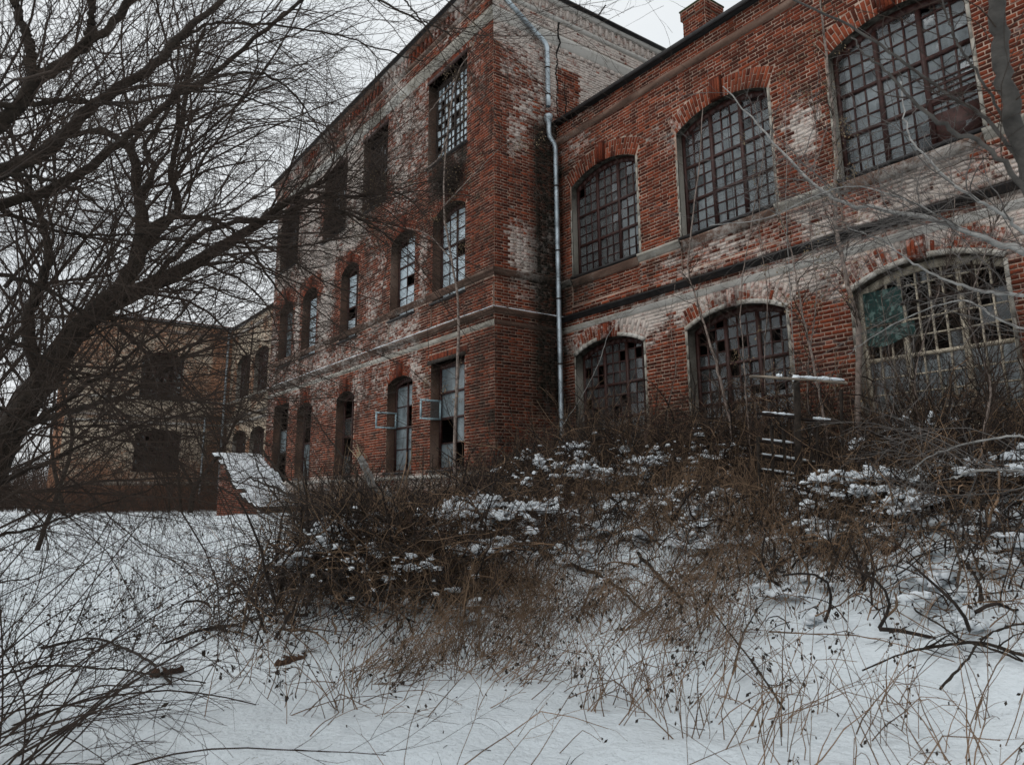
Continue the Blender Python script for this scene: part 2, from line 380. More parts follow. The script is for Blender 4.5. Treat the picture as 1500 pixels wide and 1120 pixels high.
def brick_hexes(f, R, rng, d0=0.009):
    """8 verts per brick: back ring at the mortar, front ring slightly smaller and uneven"""
    n = len(R); j = lambda s: rng.normal(size=(n, 4)) * s
    u = np.stack([R[:, 0], R[:, 1], R[:, 1], R[:, 0]], 1); z = np.stack([R[:, 2], R[:, 2], R[:, 3], R[:, 3]], 1)
    c = 0.0035; cu = np.array([c, -c, -c, c]); cz = np.array([c, c, -c, -c])
    d = np.abs(d0 + rng.normal(size=(n, 1)) * 0.0035) + np.abs(rng.normal(size=(n, 4)) * 0.0015) + 0.001
    tilt = (vn(R[:, 0], R[:, 2], 0.5, 5)[:, None] - 0.5) * 0.006
    B = f.P(u + j(0.0015), z + j(0.001) + tilt, np.full((n, 4), -0.004)); Fv = f.P(u + cu + j(0.0025), z + cz + j(0.002) + tilt, d)
    return np.concatenate([B, Fv], 1)
def ring_hexes(f, o, rng):
    out = []; cen = []
    if o['rise'] <= 0.02:
        u = o['u0'] - 0.11; 
        while u < o['u1'] + 0.1:
            out.append([(u, o['zs'] + 0.005), (u + 0.066, o['zs'] + 0.005), (u + 0.066, o['zs'] + 0.265), (u, o['zs'] + 0.265)]); u += 0.078
    else:
        R, zc, th = o['R'], o['zc'], o['th']; n = int(2 * th * R / 0.08)
        for k in range(n):
            a0 = -th + 2 * th * k / n; a1 = -th + 2 * th * (k + 1) / n; g = 0.0085 / R
            L = o['ring']; cuts = [(0.004, L * 0.64), (L * 0.64 + 0.012, L)] if k % 2 else [(0.004, L * 0.32), (L * 0.32 + 0.012, L)]
            for r0, r1 in cuts:
                q = []
                for a, r in ((a0 + g, r0), (a1 - g, r0), (a1 - g, r1), (a0 + g, r1)):
                    q.append((o['c'] + (R + r) * math.sin(a), zc + (R + r) * math.cos(a)))
                out.append(q)
    Q = np.array(out); n = len(Q); u = Q[..., 0]; z = Q[..., 1]; c = Q.mean(1, keepdims=True); Fq = c + (Q - c) * 0.95 + rng.normal(size=Q.shape) * 0.002
    d = np.abs(0.010 + rng.normal(size=(n, 1)) * 0.003) + np.zeros((n, 4))
    return np.concatenate([f.P(u, z, np.full((n, 4), -0.004)), f.P(Fq[..., 0], Fq[..., 1], d)], 1), c[:, 0]
HQ = np.array([[4, 5, 6, 7], [0, 1, 5, 4], [1, 2, 6, 5], [2, 3, 7, 6], [3, 0, 4, 7]])
def lay(faces, parent, matr, nbig, rng):
    """all bricks of a building; the nbig that show largest become objects of their own"""
    H = []; BC = []
    for f, skip in faces:
        R = brick_rects(f, rng, skip); hx = brick_hexes(f, R, rng); H.append(hx)
        BC.append(bc_at(f, R[:, :2].mean(1), R[:, 2:].mean(1), rng))
        for o in f.op:
            if o['ring'] <= 0: continue
            hx, c = ring_hexes(f, o, rng); H.append(hx); b = bc_at(f, c[:, 0], c[:, 1], rng); b[:, 0] = b[:, 0] * 0.6 + 0.35; BC.append(b)
    H = np.concatenate(H); BC = np.concatenate(BC)
    BC[:, 1] = np.where(BC[:, 1] > 0.25, np.clip(BC[:, 1] + rng.normal(size=len(BC)) * 0.12, 0, 1), BC[:, 1])
    # occasional darker, over-burnt bricks
    BC[:, 0] = np.where(rng.random(len(BC)) < 0.07, BC[:, 0] * 0.15, BC[:, 0])
    big = np.zeros(len(H), bool)
    if nbig:
        cpt = H[:, 4:].mean(1); x, y, zd = proj(cpt)
        nn = nrm(np.cross(H[:, 5] - H[:, 4], H[:, 7] - H[:, 4])); ar = np.linalg.norm(H[:, 5] - H[:, 4], axis=1) * np.linalg.norm(H[:, 7] - H[:, 4], axis=1)
        area = ar * np.abs((nn * nrm(cpt)).sum(1)) / zd ** 2
        area[(x < 5) | (x > 1495) | (y < 0) | (y > 640) | (zd < 0)] = 0
        big[np.argsort(-area)[:nbig]] = True
    S = H[~big]; n = len(S)
    mk('bricks', S.reshape(-1, 3), (HQ[None] + np.arange(n)[:, None, None] * 8).reshape(-1, 4), matr, parent, np.repeat(BC[~big], 8, 0), kind='stuff')
    for h, b in zip(H[big], BC[big]): mk('brick', h, HQ, matr, parent, np.broadcast_to(b, (8, 3)))
def band(f, ua, ub, prof, name, parent, matr, rng, n_seg=None, wob=0.004, kind=None, ends=True):
    """moulding: prof = [(z, d)...] from bottom to top, run along the wall, slightly uneven"""
    n = n_seg or max(2, int((ub - ua) / 0.4) + 1); us = np.linspace(ua, ub, n + 1); k = len(prof)
    pz = np.array([p[0] for p in prof]); pd = np.array([p[1] for p in prof])
    U, Zz = np.meshgrid(us, pz, indexing='ij'); D = np.broadcast_to(pd, U.shape).copy()
    out = D > 0.005
    D += out * (rng.normal(size=U.shape) * wob); Zz = Zz + out * rng.normal(size=U.shape) * wob * 0.6
    V = f.P(U, Zz, D).reshape(-1, 3); i = np.arange((n + 1) * k).reshape(n + 1, k)
    Q = np.stack([i[:-1, :-1], i[1:, :-1], i[1:, 1:], i[:-1, 1:]], -1).reshape(-1, 4)
    bc = bc_at(f, U.ravel(), Zz.ravel(), rng)
    if ends:
        T = []
        for e, s in ((0, 1), (n, -1)):
            for q in range(1, k - 1):
                T.append([i[e, 0], i[e, q + 1], i[e, q]] if s > 0 else [i[e, 0], i[e, q], i[e, q + 1]])
    else: T = None
    return mk(name, V, Q, matr, parent, bc, T=T, kind=kind)
def fbox(m, f, u0, u1, z0, z1, d0, d1, bc=(0.5, 0, 0)):
    u = np.array([u0, u1, u1, u0]); z = np.array([z0, z0, z1, z1])
    m.hexa(np.concatenate([f.P(u, z, np.full(4, d0)), f.P(u, z, np.full(4, d1))]), bc)
def reveal(f, o, depth, parent, matr, rng, face_strip=0.0, strip_z=None):
    n = 12; us = np.linspace(o['u0'], o['u1'], n + 1); az = arch_z(o, us)
    ring = [(o['u0'], o['z0'])] + [(o['u0'], o['z0'] + (o['zs'] - o['z0']) * t) for t in (0.25, 0.5, 0.75)] + list(zip(us, az)) + [(o['u1'], o['z0'] + (o['zs'] - o['z0']) * t) for t in (0.75, 0.5, 0.25)] + [(o['u1'], o['z0'])]
    ring = np.array(ring); k = len(ring)
    V = np.concatenate([f.P(ring[:, 0], ring[:, 1], np.full(k, 0.012)), f.P(ring[:, 0], ring[:, 1], np.full(k, -depth))])
    i = np.arange(k); j = (i + 1) % k
    bc = bc_at(f, np.tile(ring[:, 0], 2), np.tile(ring[:, 1], 2), rng); bc[:, 1] *= 0.6; bc[:, 2] = np.maximum(bc[:, 2], np.where(np.tile(ring[:, 1], 2) > o['zs'] - 0.02, 0.95, 0.25))  # head and soffit of the reveal are darkened far more than its jambs
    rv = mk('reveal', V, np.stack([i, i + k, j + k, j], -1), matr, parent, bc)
    return rv
def curtain_mesh(f, u0, u1, z0, z1, d, rng, parent, matr=None, folds=0.028):
    n = 70; us = np.linspace(u0, u1, n); ph = np.cumsum(rng.uniform(0.35, 1.15, n)); zz = np.linspace(z0, z1, 6)
    U, Zz = np.meshgrid(us, zz, indexing='ij'); D = d + folds * np.sin(ph)[:, None] * (1 - 0.3 * np.linspace(0, 1, 6)) + 0.02 * (fbm(U, Zz, 0.5, 8) - 0.5)
    i = np.arange(n * 6).reshape(n, 6)
    return mk('curtain', f.P(U, Zz, D).reshape(-1, 3), np.stack([i[:-1, :-1], i[1:, :-1], i[1:, 1:], i[:-1, 1:]], -1).reshape(-1, 4), matr or CURT, parent, smooth=True)
def window(f, o, building, rng, cols=(3, 3, 3), rows=9, heavy=(3, 6), depth=0.26, fmat=None, gmat=None, curtains=(), single=False,
           revmat=None, mull=0.08, bar=0.028, missing=0.05, label=None, open_sashes=(), room=1.2, hz=None, top_missing=None):
    fmat = fmat or WOOD_R; gmat = gmat or GLASS
    m = MB(); u0, u1, z0 = o['u0'], o['u1'], o['z0']; H = o['zs'] + o['rise'] - z0; d = -depth
    b = lambda a0, a1, c0, c1, e0=d - 0.03, e1=d + 0.03: fbox(m, f, a0, a1, c0, c1, e0, e1, (rng.random(), 0, 0))
    b(u0, u0 + 0.07, z0, o['zs'], d - 0.04, d + 0.045); b(u1 - 0.07, u1, z0, o['zs'], d - 0.04, d + 0.045); b(u0 + .07, u1 - .07, z0, z0 + 0.08, d - 0.04, d + 0.045)
    # arched head of the frame
    us = np.linspace(u0, u1, 13); az = arch_z(o, us) if o['rise'] > 0.02 else np.full(13, o['zs'])
    for a, c, za_, zb_ in zip(us[:-1], us[1:], az[:-1], az[1:]):
        V = np.concatenate([f.P([a, c, c, a], [za_ - 0.13, zb_ - 0.13, zb_ + 0.01, za_ + 0.01], np.full(4, d - 0.038)), f.P([a, c, c, a], [za_ - 0.13, zb_ - 0.13, zb_ + 0.01, za_ + 0.01], np.full(4, d + 0.043))])
        m.hexa(V, (0.5, 0, 0))
    nc = sum(cols); iu0, iu1 = u0 + 0.07, u1 - 0.07; nm = len(cols) - 1
    cw = (iu1 - iu0 - nm * mull) / nc; x = iu0; colx = []
    for gi, g in enumerate(cols):
        for k in range(g): colx.append((x, x + cw)); x += cw
        if gi < nm:
            ztop = float(arch_z(o, x + mull / 2)) - 0.12; b(x, x + mull, z0 + .08, ztop, d - 0.035, d + 0.04); x += mull
    rz0 = z0 + 0.08; body = (o['zs'] - 0.06 if o['rise'] > 0.02 else o['zs'] - 0.13) - rz0
    nh = len(heavy); hb = 0.065; rh = (body - nh * hb) / rows; z = rz0; rowz = []
    for r in range(rows):
        rowz.append((z, z + rh)); z += rh
        if r + 1 in heavy:
            b(iu0, iu1, z, z + hb, d - 0.034, d + 0.036); z += hb
    top0 = z
    if o['rise'] > 0.02:
        b(iu0, iu1, top0, top0 + 0.03, d - 0.02, d + 0.02); top0 += 0.0
    miss = []
    for ci, (a, c) in enumerate(colx):
        if ci and colx[ci - 1][1] > a - 1e-6:
            b(a - bar / 2, a + bar / 2, rz0, float(arch_z(o, a)) - 0.12 if o['rise'] > 0.02 else rz0 + body, d - 0.016, d + 0.018)
    for r, (za_, zb_) in enumerate(rowz):
        if r and r not in heavy: b(iu0, iu1, za_ - bar / 2, za_ + bar / 2, d - 0.014, d + 0.016)
    w = m.build('window', fmat, building)
    if label: w['label'] = label
    panes = MB()
    for r, (za_, zb_) in enumerate(rowz + ([(top0, None)] if o['rise'] > 0.02 else [])):
        for ci, (a, c) in enumerate(colx):
            if rng.random() < (missing if top_missing is None or r < rows // 2 else top_missing): continue
            t = rng.normal() * 0.006; t2 = rng.normal() * 0.008
            if zb_ is None: h0, h1 = float(arch_z(o, a)) - 0.12, float(arch_z(o, c)) - 0.12
            else: h0 = h1 = zb_
            if min(h0, h1) - za_ < 0.03: continue
            V = f.P([a, c, c, a], [za_, za_, h1, h0], [d + t, d - t, d - t + t2, d + t + t2])
            if single: mk('pane', V, [[0, 1, 2, 3]], gmat, w)
            else: panes.add(V, [[0, 1, 2, 3]])
    if not single and panes.n: 
        panes.build('panes', gmat, w, kind='stuff')
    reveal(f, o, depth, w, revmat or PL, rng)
    for (a, c, q0, q1, dd) in curtains: curtain_mesh(f, u0 + a * (u1 - u0), u0 + c * (u1 - u0), z0 + q0 * H, z0 + q1 * H, d - dd, rng, w)
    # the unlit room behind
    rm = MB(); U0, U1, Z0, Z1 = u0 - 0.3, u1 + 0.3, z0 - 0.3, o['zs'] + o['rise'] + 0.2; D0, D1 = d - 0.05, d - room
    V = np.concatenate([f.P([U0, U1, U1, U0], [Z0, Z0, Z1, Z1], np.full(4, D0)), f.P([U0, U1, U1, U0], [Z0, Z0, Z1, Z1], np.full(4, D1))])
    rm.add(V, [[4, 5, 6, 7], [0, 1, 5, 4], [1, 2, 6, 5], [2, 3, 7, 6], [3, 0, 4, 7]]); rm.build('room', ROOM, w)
    # sill board of dark tin
    s = MB(); fbox(s, f, u0 - 0.05, u1 + 0.05, z0 - 0.05, z0 + 0.004, -depth + 0.02, 0.09, (0.3, 0, 0)); s.build('sill', ROOFM, w)
    return w
def tube1(P, r, S=10):
    P = np.asarray(P, float); r = np.broadcast_to(np.asarray(r, float), (len(P),)); return tubes(P[None], r[None], S)

rng = np.random.default_rng(7)
def bandm(f, ua, ub, prof, name, parent, matr, m0=False, m1=False, wob=0.004):
    n = max(2, int((ub - ua) / 0.4) + 1); us = np.linspace(ua, ub, n + 1); k = len(prof)
    pz = np.array([p[0] for p in prof]); pd = np.array([p[1] for p in prof])
    U, Zz = np.meshgrid(us, pz, indexing='ij'); U = U.copy(); D = np.broadcast_to(pd, U.shape).copy(); out = D > 0.005
    if m0: U[0] -= D[0]
    if m1: U[-1] += D[-1]
    j = rng.normal(size=U.shape) * wob * out; j[0] *= not m0; j[-1] *= not m1
    D = D + j; Zz = Zz + j * 0.6
    i = np.arange((n + 1) * k).reshape(n + 1, k)
    Q = np.stack([i[:-1, :-1], i[1:, :-1], i[1:, 1:], i[:-1, 1:]], -1).reshape(-1, 4); T = []
    for e, s in ((0, 1), (n, -1)):
        for q in range(1, k - 1): T.append([i[e, 0], i[e, q + 1], i[e, q]] if s > 0 else [i[e, 0], i[e, q], i[e, q + 1]])
    return mk(name, f.P(U, Zz, D).reshape(-1, 3), Q, matr, parent, bc_at(f, U.ravel(), Zz.ravel(), rng), T=T)
def shifted(f, d, ua, ub, za, zb):
    g = Face(f.O + f.N * d, f.U, ua, ub, za, zb); g.bcf = f.bcf; return g
def sheet(f, d, ua, ub, za, zb, name, parent, matr):
    """a slab of masonry standing d proud of the wall, with closed edges"""
    m = MB(); nu = max(1, int((ub - ua) / 0.4)); nz_ = max(1, int((zb - za) / 0.3))
    us = np.linspace(ua, ub, nu + 1); zs = np.linspace(za, zb, nz_ + 1); U, Zz = np.meshgrid(us, zs, indexing='ij')
    i = np.arange(U.size).reshape(U.shape)
    m.add(f.P(U, Zz, np.full(U.shape, d)).reshape(-1, 3), np.stack([i[:-1, :-1], i[1:, :-1], i[1:, 1:], i[:-1, 1:]], -1).reshape(-1, 4), bc_at(f, U.ravel(), Zz.ravel(), rng))
    u = np.array([ua, ub, ub, ua]); z = np.array([za, za, zb, zb]); V = np.concatenate([f.P(u, z, np.full(4, -0.01)), f.P(u, z, np.full(4, d))])
    m.add(V, HQ[1:], bc_at(f, np.tile(u, 2), np.tile(z, 2), rng)); return m.build(name, matr, parent)

# ------------------------------------------------------------------ right wing
WY, RY, SX, LX = 12.0, 9.88, -14.26, -45.1
wing = empty('brick_building', (-6, WY, -0.6), 'red brick two-storey wing on the right with wide arched lattice windows and a black eave', 'building')
f1 = Face((0, WY, 0), (1, 0, 0), SX + 0.002, 3.2, -0.9, 9.80); f1.marg = 0.055; f1.ring = 0.43
def bc1(u, z):
    n = fbm(u, z, 1.3, 11); n2 = fbm(u, z, 0.5, 17)
    w = 0.02 + 0.8 * (n - 0.42)
    bnd = ss(z, 3.75, 4.15) * ss(z, 5.55, 5.2)
    w = w + bnd * (0.10 + 0.42 * ss(u, -12.6, -9) * (0.3 + 1.1 * n2)) + 0.55 * ss(z, 2.9, 3.7) * ss(z, 4.3, 4.0) * n2 * 1.6
    w = w + 0.75 * np.exp(-((u + 7.1) / 0.42) ** 2 - ((z - 6.75) / 0.75) ** 2) + 0.35 * np.exp(-((u + 13.6) / 0.6) ** 2 - ((z - 8.8) / 0.5) ** 2)
    w = w + 0.22 * ss(u, -5, -3) - 0.5 * ss(z, 2.7, 1.6)
    g = 0.85 * np.exp(-(u - SX) / 0.28) * ss(z, 9.6, 8.5) + 0.55 * ss(u, -12.3, -13.6) * ss(z, 4.3, 4.7) * ss(z, 5.7, 5.3)
    g = g + 0.6 * ss(z, 2.9, 0.8) + 0.3 * ss(n2, 0.5, 0.75) + 0.35 * np.exp(-((z - 4.28) / 0.1) ** 2) + 0.25 * np.exp(-((z - 9.6) / 0.2) ** 2) + 0.3 * np.exp(-((z - 5.12) / 0.12) ** 2)
    return w, g * (0.5 + n2)
f1.bcf = bc1
WU = [(-13.73, -11.40), (-10.12, -7.76), (-6.46, -4.12), (-2.82, -0.48)]
up = [f1.opening(a, b, 5.42, 7.88, 0.30) for a, b in WU]
lo = [f1.opening(a, b, 0.92, 3.36, 0.28) for a, b in WU]
backing(f1, 'wall', wing, MO, rng)
bricksets = [(f1, [(4.02, 4.16), (4.34, 4.47), (5.2, 5.42), (9.28, 9.8)])]
# storey band between the windows, standing proud and leaving a sunk panel under each window
edges = [SX + 0.01, *[x for ab in WU for x in (ab[0] - 0.02, ab[1] + 0.02)], 3.2]
for a, b in zip(edges[0::2], edges[1::2]):
    sheet(f1, 0.045, a, b, 4.48, 5.2, 'pier_band', wing, MO); bricksets.append((shifted(f1, 0.045, a, b, 4.48, 5.2), ()))
for a, b in WU:
    sheet(f1, 0.045, a - 0.015, b + 0.015, 4.48, 4.66, 'panel_rail', wing, MO); bricksets.append((shifted(f1, 0.045, a - 0.015, b + 0.015, 4.48, 4.66), ()))
sheet(f1, 0.05, SX + 0.01, 3.2, 9.42, 9.80, 'eaves_course', wing, MO); bricksets.append((shifted(f1, 0.05, SX + 0.01, 3.2, 9.42, 9.80), ()))
lay(bricksets, wing, BR, 300, rng)
bandm(f1, SX + 0.003, 3.2, [(9.27, 0), (9.30, 0.06), (9.36, 0.085), (9.42, 0.09), (9.425, 0)], 'eaves_moulding', wing, MD)
ed2 = [SX + 0.003, *[x for ab in WU for x in (ab[0] - 0.01, ab[1] + 0.01)], 3.2]
for a, b in zip(ed2[0::2], ed2[1::2]):
    bandm(f1, a, b, [(5.19, 0.02), (5.22, 0.07), (5.30, 0.08), (5.32, 0.12), (5.38, 0.13), (5.40, 0.0)], 'sill_moulding', wing, PL)
for a, b in WU: bandm(f1, a - 0.005, b + 0.005, [(5.14, 0), (5.17, 0.05), (5.30, 0.06), (5.34, 0.09), (5.365, 0.0)], 'sill_moulding', wing, MD)
bandm(f1, SX + 0.003, 3.2, [(4.31, 0), (4.33, 0.07), (4.39, 0.09), (4.40, 0.135), (4.425, 0.14), (4.475, 0.0)], 'string_course', wing, ROOFM)
bandm(f1, SX + 0.003, 3.2, [(4.02, 0), (4.05, 0.04), (4.12, 0.05), (4.15, 0.075), (4.17, 0.0)], 'lower_moulding', wing, PL)
# keystones and plaster frames
for o in up + lo:
    zc_ = o['zs'] + o['rise']; m = MB(); c = o['c']
    fbox(m, f1, c - 0.15, c + 0.13, zc_ - 0.01, zc_ + (0.50 if o in up else 0.37), -0.01, 0.075, bc_at(f1, np.full(8, c), np.full(8, zc_ + .2), rng, np.full(8, 0.12)))
    for k in range(4):
        fbox(m, f1, c - 0.14 + 0.066 * k, c - 0.084 + 0.066 * k, zc_ + 0.01, zc_ + (0.46 if o in up else 0.34), 0.074, 0.083, bc_at(f1, np.full(8, c), np.full(8, zc_ + .2), rng, np.full(8, rng.random())))
    m.build('keystone', BR, wing)
    for a, b in ((o['u0'] - 0.055, o['u0']), (o['u1'], o['u1'] + 0.055)):
        m = MB(); n = 9; zz = np.linspace(o['z0'], o['zs'] - 0.02, n)
        for q0, q1 in zip(zz[:-1], zz[1:]):
            if o in up and a < o['c'] and q1 > o['zs'] - 0.45: continue
            j = rng.normal() * 0.006
            fbox(m, f1, a + j * (a < o['c']), b + j * (a > o['c']), q0, q1 - 0.0005, -0.01, 0.016 + rng.normal() * 0.0008, bc_at(f1, np.full(8, a), np.full(8, q0), rng))
        m.build('plaster_strip', PL, wing)
    if o in lo:       # plaster roll following the arch
        a_ = np.linspace(-o['th'] * 1.02, o['th'] * 1.02, 15); m = MB()
        for a0, a1 in zip(a_[:-1], a_[1:]):
            if o is lo[0] and -0.25 < (a0 + a1) / 2 / o['th'] < 0.25: continue
            q = [(o['c'] + (o['R'] + r) * math.sin(t), o['zc'] + (o['R'] + r) * math.cos(t)) for t, r in ((a0, 0.0), (a1, 0.0), (a1, 0.09), (a0, 0.09))]
            u = np.array([p[0] for p in q]); z = np.array([p[1] for p in q])
            m.hexa(np.concatenate([f1.P(u, z, np.full(4, -0.01)), f1.P(u, z, np.full(4, 0.045))]), bc_at(f1, np.tile(u, 2), np.tile(z, 2), rng))
        m.build('arch_moulding', PL, wing)
for i, o in enumerate(up):
    cs = [[(0.62, 0.98, 0.05, 0.62, 0.35), (0.45, 0.62, 0.3, 0.5, 0.5)], [(0.02, 0.42, 0.02, 0.97, 0.32), (0.42, 0.98, 0.02, 0.95, 0.36)], [(0.02, 0.5, 0.02, 0.98, 0.30), (0.5, 0.98, 0.25, 0.98, 0.34)], [(0.1, 0.9, 0.02, 0.9, 0.3)]][i]
    w = window(f1, o, wing, rng, depth=0.21, curtains=cs, single=i in (1, 2), missing=0.04, label=['upper-floor lattice window nearest the zinc downpipe', 'upper-floor lattice window with louvred vent at its left', 'upper-floor lattice window with a rusty sheet at its foot', None][i])
    if i == 1:      # louvred vent and wire mesh
        m = MB(); 
        for k in range(15): fbox(m, f1, o['u0'] + 0.09, o['u0'] + 0.48, o['zs'] - 0.62 + k * 0.036, o['zs'] - 0.62 + k * 0.036 + 0.014, -0.24, -0.215)
        m.build('louvre', WOOD_R, w)
        m = MB()
        for k in range(16): fbox(m, f1, o['u1'] - 0.62 + k * 0.034, o['u1'] - 0.613 + k * 0.034, o['zs'] - 0.42, o['zs'] + 0.05, -0.215, -0.21)
        for k in range(14): fbox(m, f1, o['u1'] - 0.62, o['u1'] - 0.09, o['zs'] - 0.42 + k * 0.034, o['zs'] - 0.413 + k * 0.034, -0.209, -0.204)
        m.build('wire_mesh', IRON, w)
    if i == 2:      # rusty sheet leaning in the lower right corner, and pipes above it
        m = MB(); fbox(m, f1, o['c'] + 0.42, o['u1'] - 0.06, o['z0'] + 0.06, o['z0'] + 0.62, -0.20, -0.19); m.build('rusty_sheet', WOOD_R, w)
        m = MB()
        for k in range(6): fbox(m, f1, o['c'] + 0.40, o['u1'] - 0.05, o['z0'] + 0.68 + k * 0.10, o['z0'] + 0.71 + k * 0.10, -0.21, -0.185)
        m.build('rack_bar', WOOD_R, w)
window(f1, lo[0], wing, rng, curtains=[(0.03, 0.97, 0.0, 0.35, 0.5)], missing=0.15)
window(f1, lo[1], wing, rng, curtains=[(0.03, 0.97, 0.0, 0.36, 0.14)], missing=0.12, fmat=WOOD_R)
wl3 = window(f1, lo[2], wing, rng, single=True, depth=0.22, cols=(3, 4, 3), rows=8, heavy=(4,), curtains=[(0.02, 0.5, 0.0, 0.42, 0.16), (0.5, 0.98, 0.0, 0.47, 0.22)], missing=0.12, top_missing=0.85, fmat=WOOD_C, label='cream-painted lower window behind thorny brush')
window(f1, lo[3], wing, rng, curtains=[(0.03, 0.97, 0.0, 0.5, 0.2)], fmat=WOOD_C)
m = MB(); z_ = lo[2]['zs']
for k in range(7): fbox(m, f1, lo[2]['u0'] + 0.75 + k * 0.27, lo[2]['u0'] + 0.78 + k * 0.27, z_ - 0.32, z_ + 0.12, -0.20, -0.17)
fbox(m, f1, lo[2]['u0'] + 0.7, lo[2]['u1'] - .07, z_ - 0.36, z_ - 0.321, -0.2, -0.16); m.build('dark_transom', IRON, wl3)
# green patterned cloth hung in that window
def greencloth():
    m = bpy.data.materials.new('green_patterned_cloth'); m.use_nodes = True; nt = m.node_tree; b = nt.nodes['Principled BSDF']; b.inputs['Roughness'].default_value = 0.9
    g = N(nt, 'ShaderNodeNewGeometry'); v = N(nt, 'ShaderNodeTexVoronoi', feature='SMOOTH_F1'); v.inputs['Scale'].default_value = 10
    n1 = N(nt, 'ShaderNodeTexNoise'); n1.inputs['Scale'].default_value = 5; nt.links.new(g.outputs['Position'], n1.inputs['Vector'])
    ad = N(nt, 'ShaderNodeVectorMath', operation='ADD'); nt.links.new(g.outputs['Position'], ad.inputs[0])
    sc_ = N(nt, 'ShaderNodeVectorMath', operation='SCALE'); sc_.inputs['Scale'].default_value = 0.35; nt.links.new(n1.outputs['Color'], sc_.inputs[0]); nt.links.new(sc_.outputs[0], ad.inputs[1]); nt.links.new(ad.outputs[0], v.inputs['Vector'])
    k = M2(nt, 'MULTIPLY', M2(nt, 'SUBTRACT', 0.40, v.outputs['Distance']), 9, True)
    nt.links.new(mixc(nt, k, (0.007, 0.036, 0.032), (0.09, 0.15, 0.135)), b.inputs['Base Color']); return m
GC = greencloth(); u0 = lo[2]['u0']
def cloth(ua, ub, za, zb, sag):
    n = 26; U, Zz = np.meshgrid(np.linspace(ua, ub, n), np.linspace(za, zb, 10), indexing='ij')
    D = -0.17 + 0.012 * np.sin(U * 31) * (0.4 + 0.6 * (zb - Zz) / (zb - za)) + 0.02 * fbm(U, Zz, 0.3, 4); Zz = Zz - sag * np.sin((U - ua) * 6.3) * (zb - Zz)
    i = np.arange(U.size).reshape(U.shape); Q = np.stack([i[:-1, :-1], i[1:, :-1], i[1:, 1:], i[:-1, 1:]], -1).reshape(-1, 4)
    return f1.P(U, Zz, D).reshape(-1, 3), Q
V, Q = cloth(u0 + 0.09, u0 + 0.74, 2.75, 3.33, 0.0)
tag(mk('cloth', V, Q, GC, smooth=True), 'green cloth with pale leaf pattern in the corner of the cream window', 'cloth', 'green patterned cloths')
V, Q = cloth(u0 + 0.09, u0 + 0.90, 2.42, 2.70, 0.2)
tag(mk('cloth', V, Q, GC, smooth=True), 'sagging strip of green cloth below the larger green cloth', 'cloth', 'green patterned cloths')
# roof of the wing: sheet metal on a low pitch, black eave
def roof(name, parent, f, ua, ub, ze, over, back, rise, mat_=ROOFM, th=0.05):
    m = MB(); u = np.array([ua, ub, ub, ua])
    V = np.concatenate([f.P(u, [ze, ze, ze + rise, ze + rise], [over, over, -back, -back]), f.P(u, [ze + th, ze + th, ze + rise + th, ze + rise + th], [over, over, -back, -back])])
    m.hexa(V); n = int((ub - ua) / 0.62)
    return m.build(name, mat_, parent)
roof('roof', wing, f1, SX + 0.02, 3.5, 9.815, 0.20, 6.0, 2.2)
m = MB(); fbox(m, f1, SX + 0.02, 3.5, 9.80, 9.90, 0.202, 0.235); m.build('eave_edge', ROOFM, wing)
# standing seams
m = MB()
for k in range(27):
    u = SX + 0.5 + k * 0.64
    V = np.concatenate([f1.P([u, u + .02, u + .02, u], [9.866, 9.866, 12.06, 12.06], [.2, .2, -6, -6]), f1.P([u, u + .02, u + .02, u], [9.895, 9.895, 12.09, 12.09], [.2, .2, -6, -6])]); m.hexa(V)
m.build('roof_seams', ROOFM, wing)
# chimney
ch = mk('chimney', *(lambda m: (np.concatenate(m.v), np.concatenate(m.q)))((lambda m: (fbox(m, f1, -10.92, -10.22, 10.2, 11.98, -2.1, -1.45), m)[1])(MB())), MO, wing, bc=(0.5, 0.1, 0.1))
cbc = lambda u, z: (0.12 + 0 * u, 0.25 * (z > 11.7) + 0.0 * u)
cf = [Face((0, WY + 1.45, 0), (1, 0, 0), -10.92, -10.22, 10.2, 11.76), Face((-10.22, 0, 0), (0, 1, 0), WY + 1.45, WY + 2.1, 10.2, 11.76),
      Face((0, WY + 1.41, 0), (1, 0, 0), -10.96, -10.18, 11.76, 12.0), Face((-10.18, 0, 0), (0, 1, 0), WY + 1.41, WY + 2.14, 11.76, 12.0)]
H = []; BCs = []
for f in cf:
    f.bcf = cbc; R = brick_rects(f, rng); H.append(brick_hexes(f, R, rng)); BCs.append(bc_at(f, R[:, 0], R[:, 2], rng))
H = np.concatenate(H); BCs = np.concatenate(BCs)
mk('brickwork', H.reshape(-1, 3), (HQ[None] + np.arange(len(H))[:, None, None] * 8).reshape(-1, 4), BR, ch, np.repeat(BCs, 8, 0))
m = MB(); fbox(m, f1, -10.962, -10.178, 11.76, 12.01, -2.142, -1.408); m.build('cap', MO, ch)
m = MB(); fbox(m, f1, -10.98, -10.16, 12.012, 12.05, -2.16, -1.39); m.build('mossy_top', mat('moss', (0.05, 0.055, 0.02), 0.95, var=0.5, vscale=20, bump=1), ch)

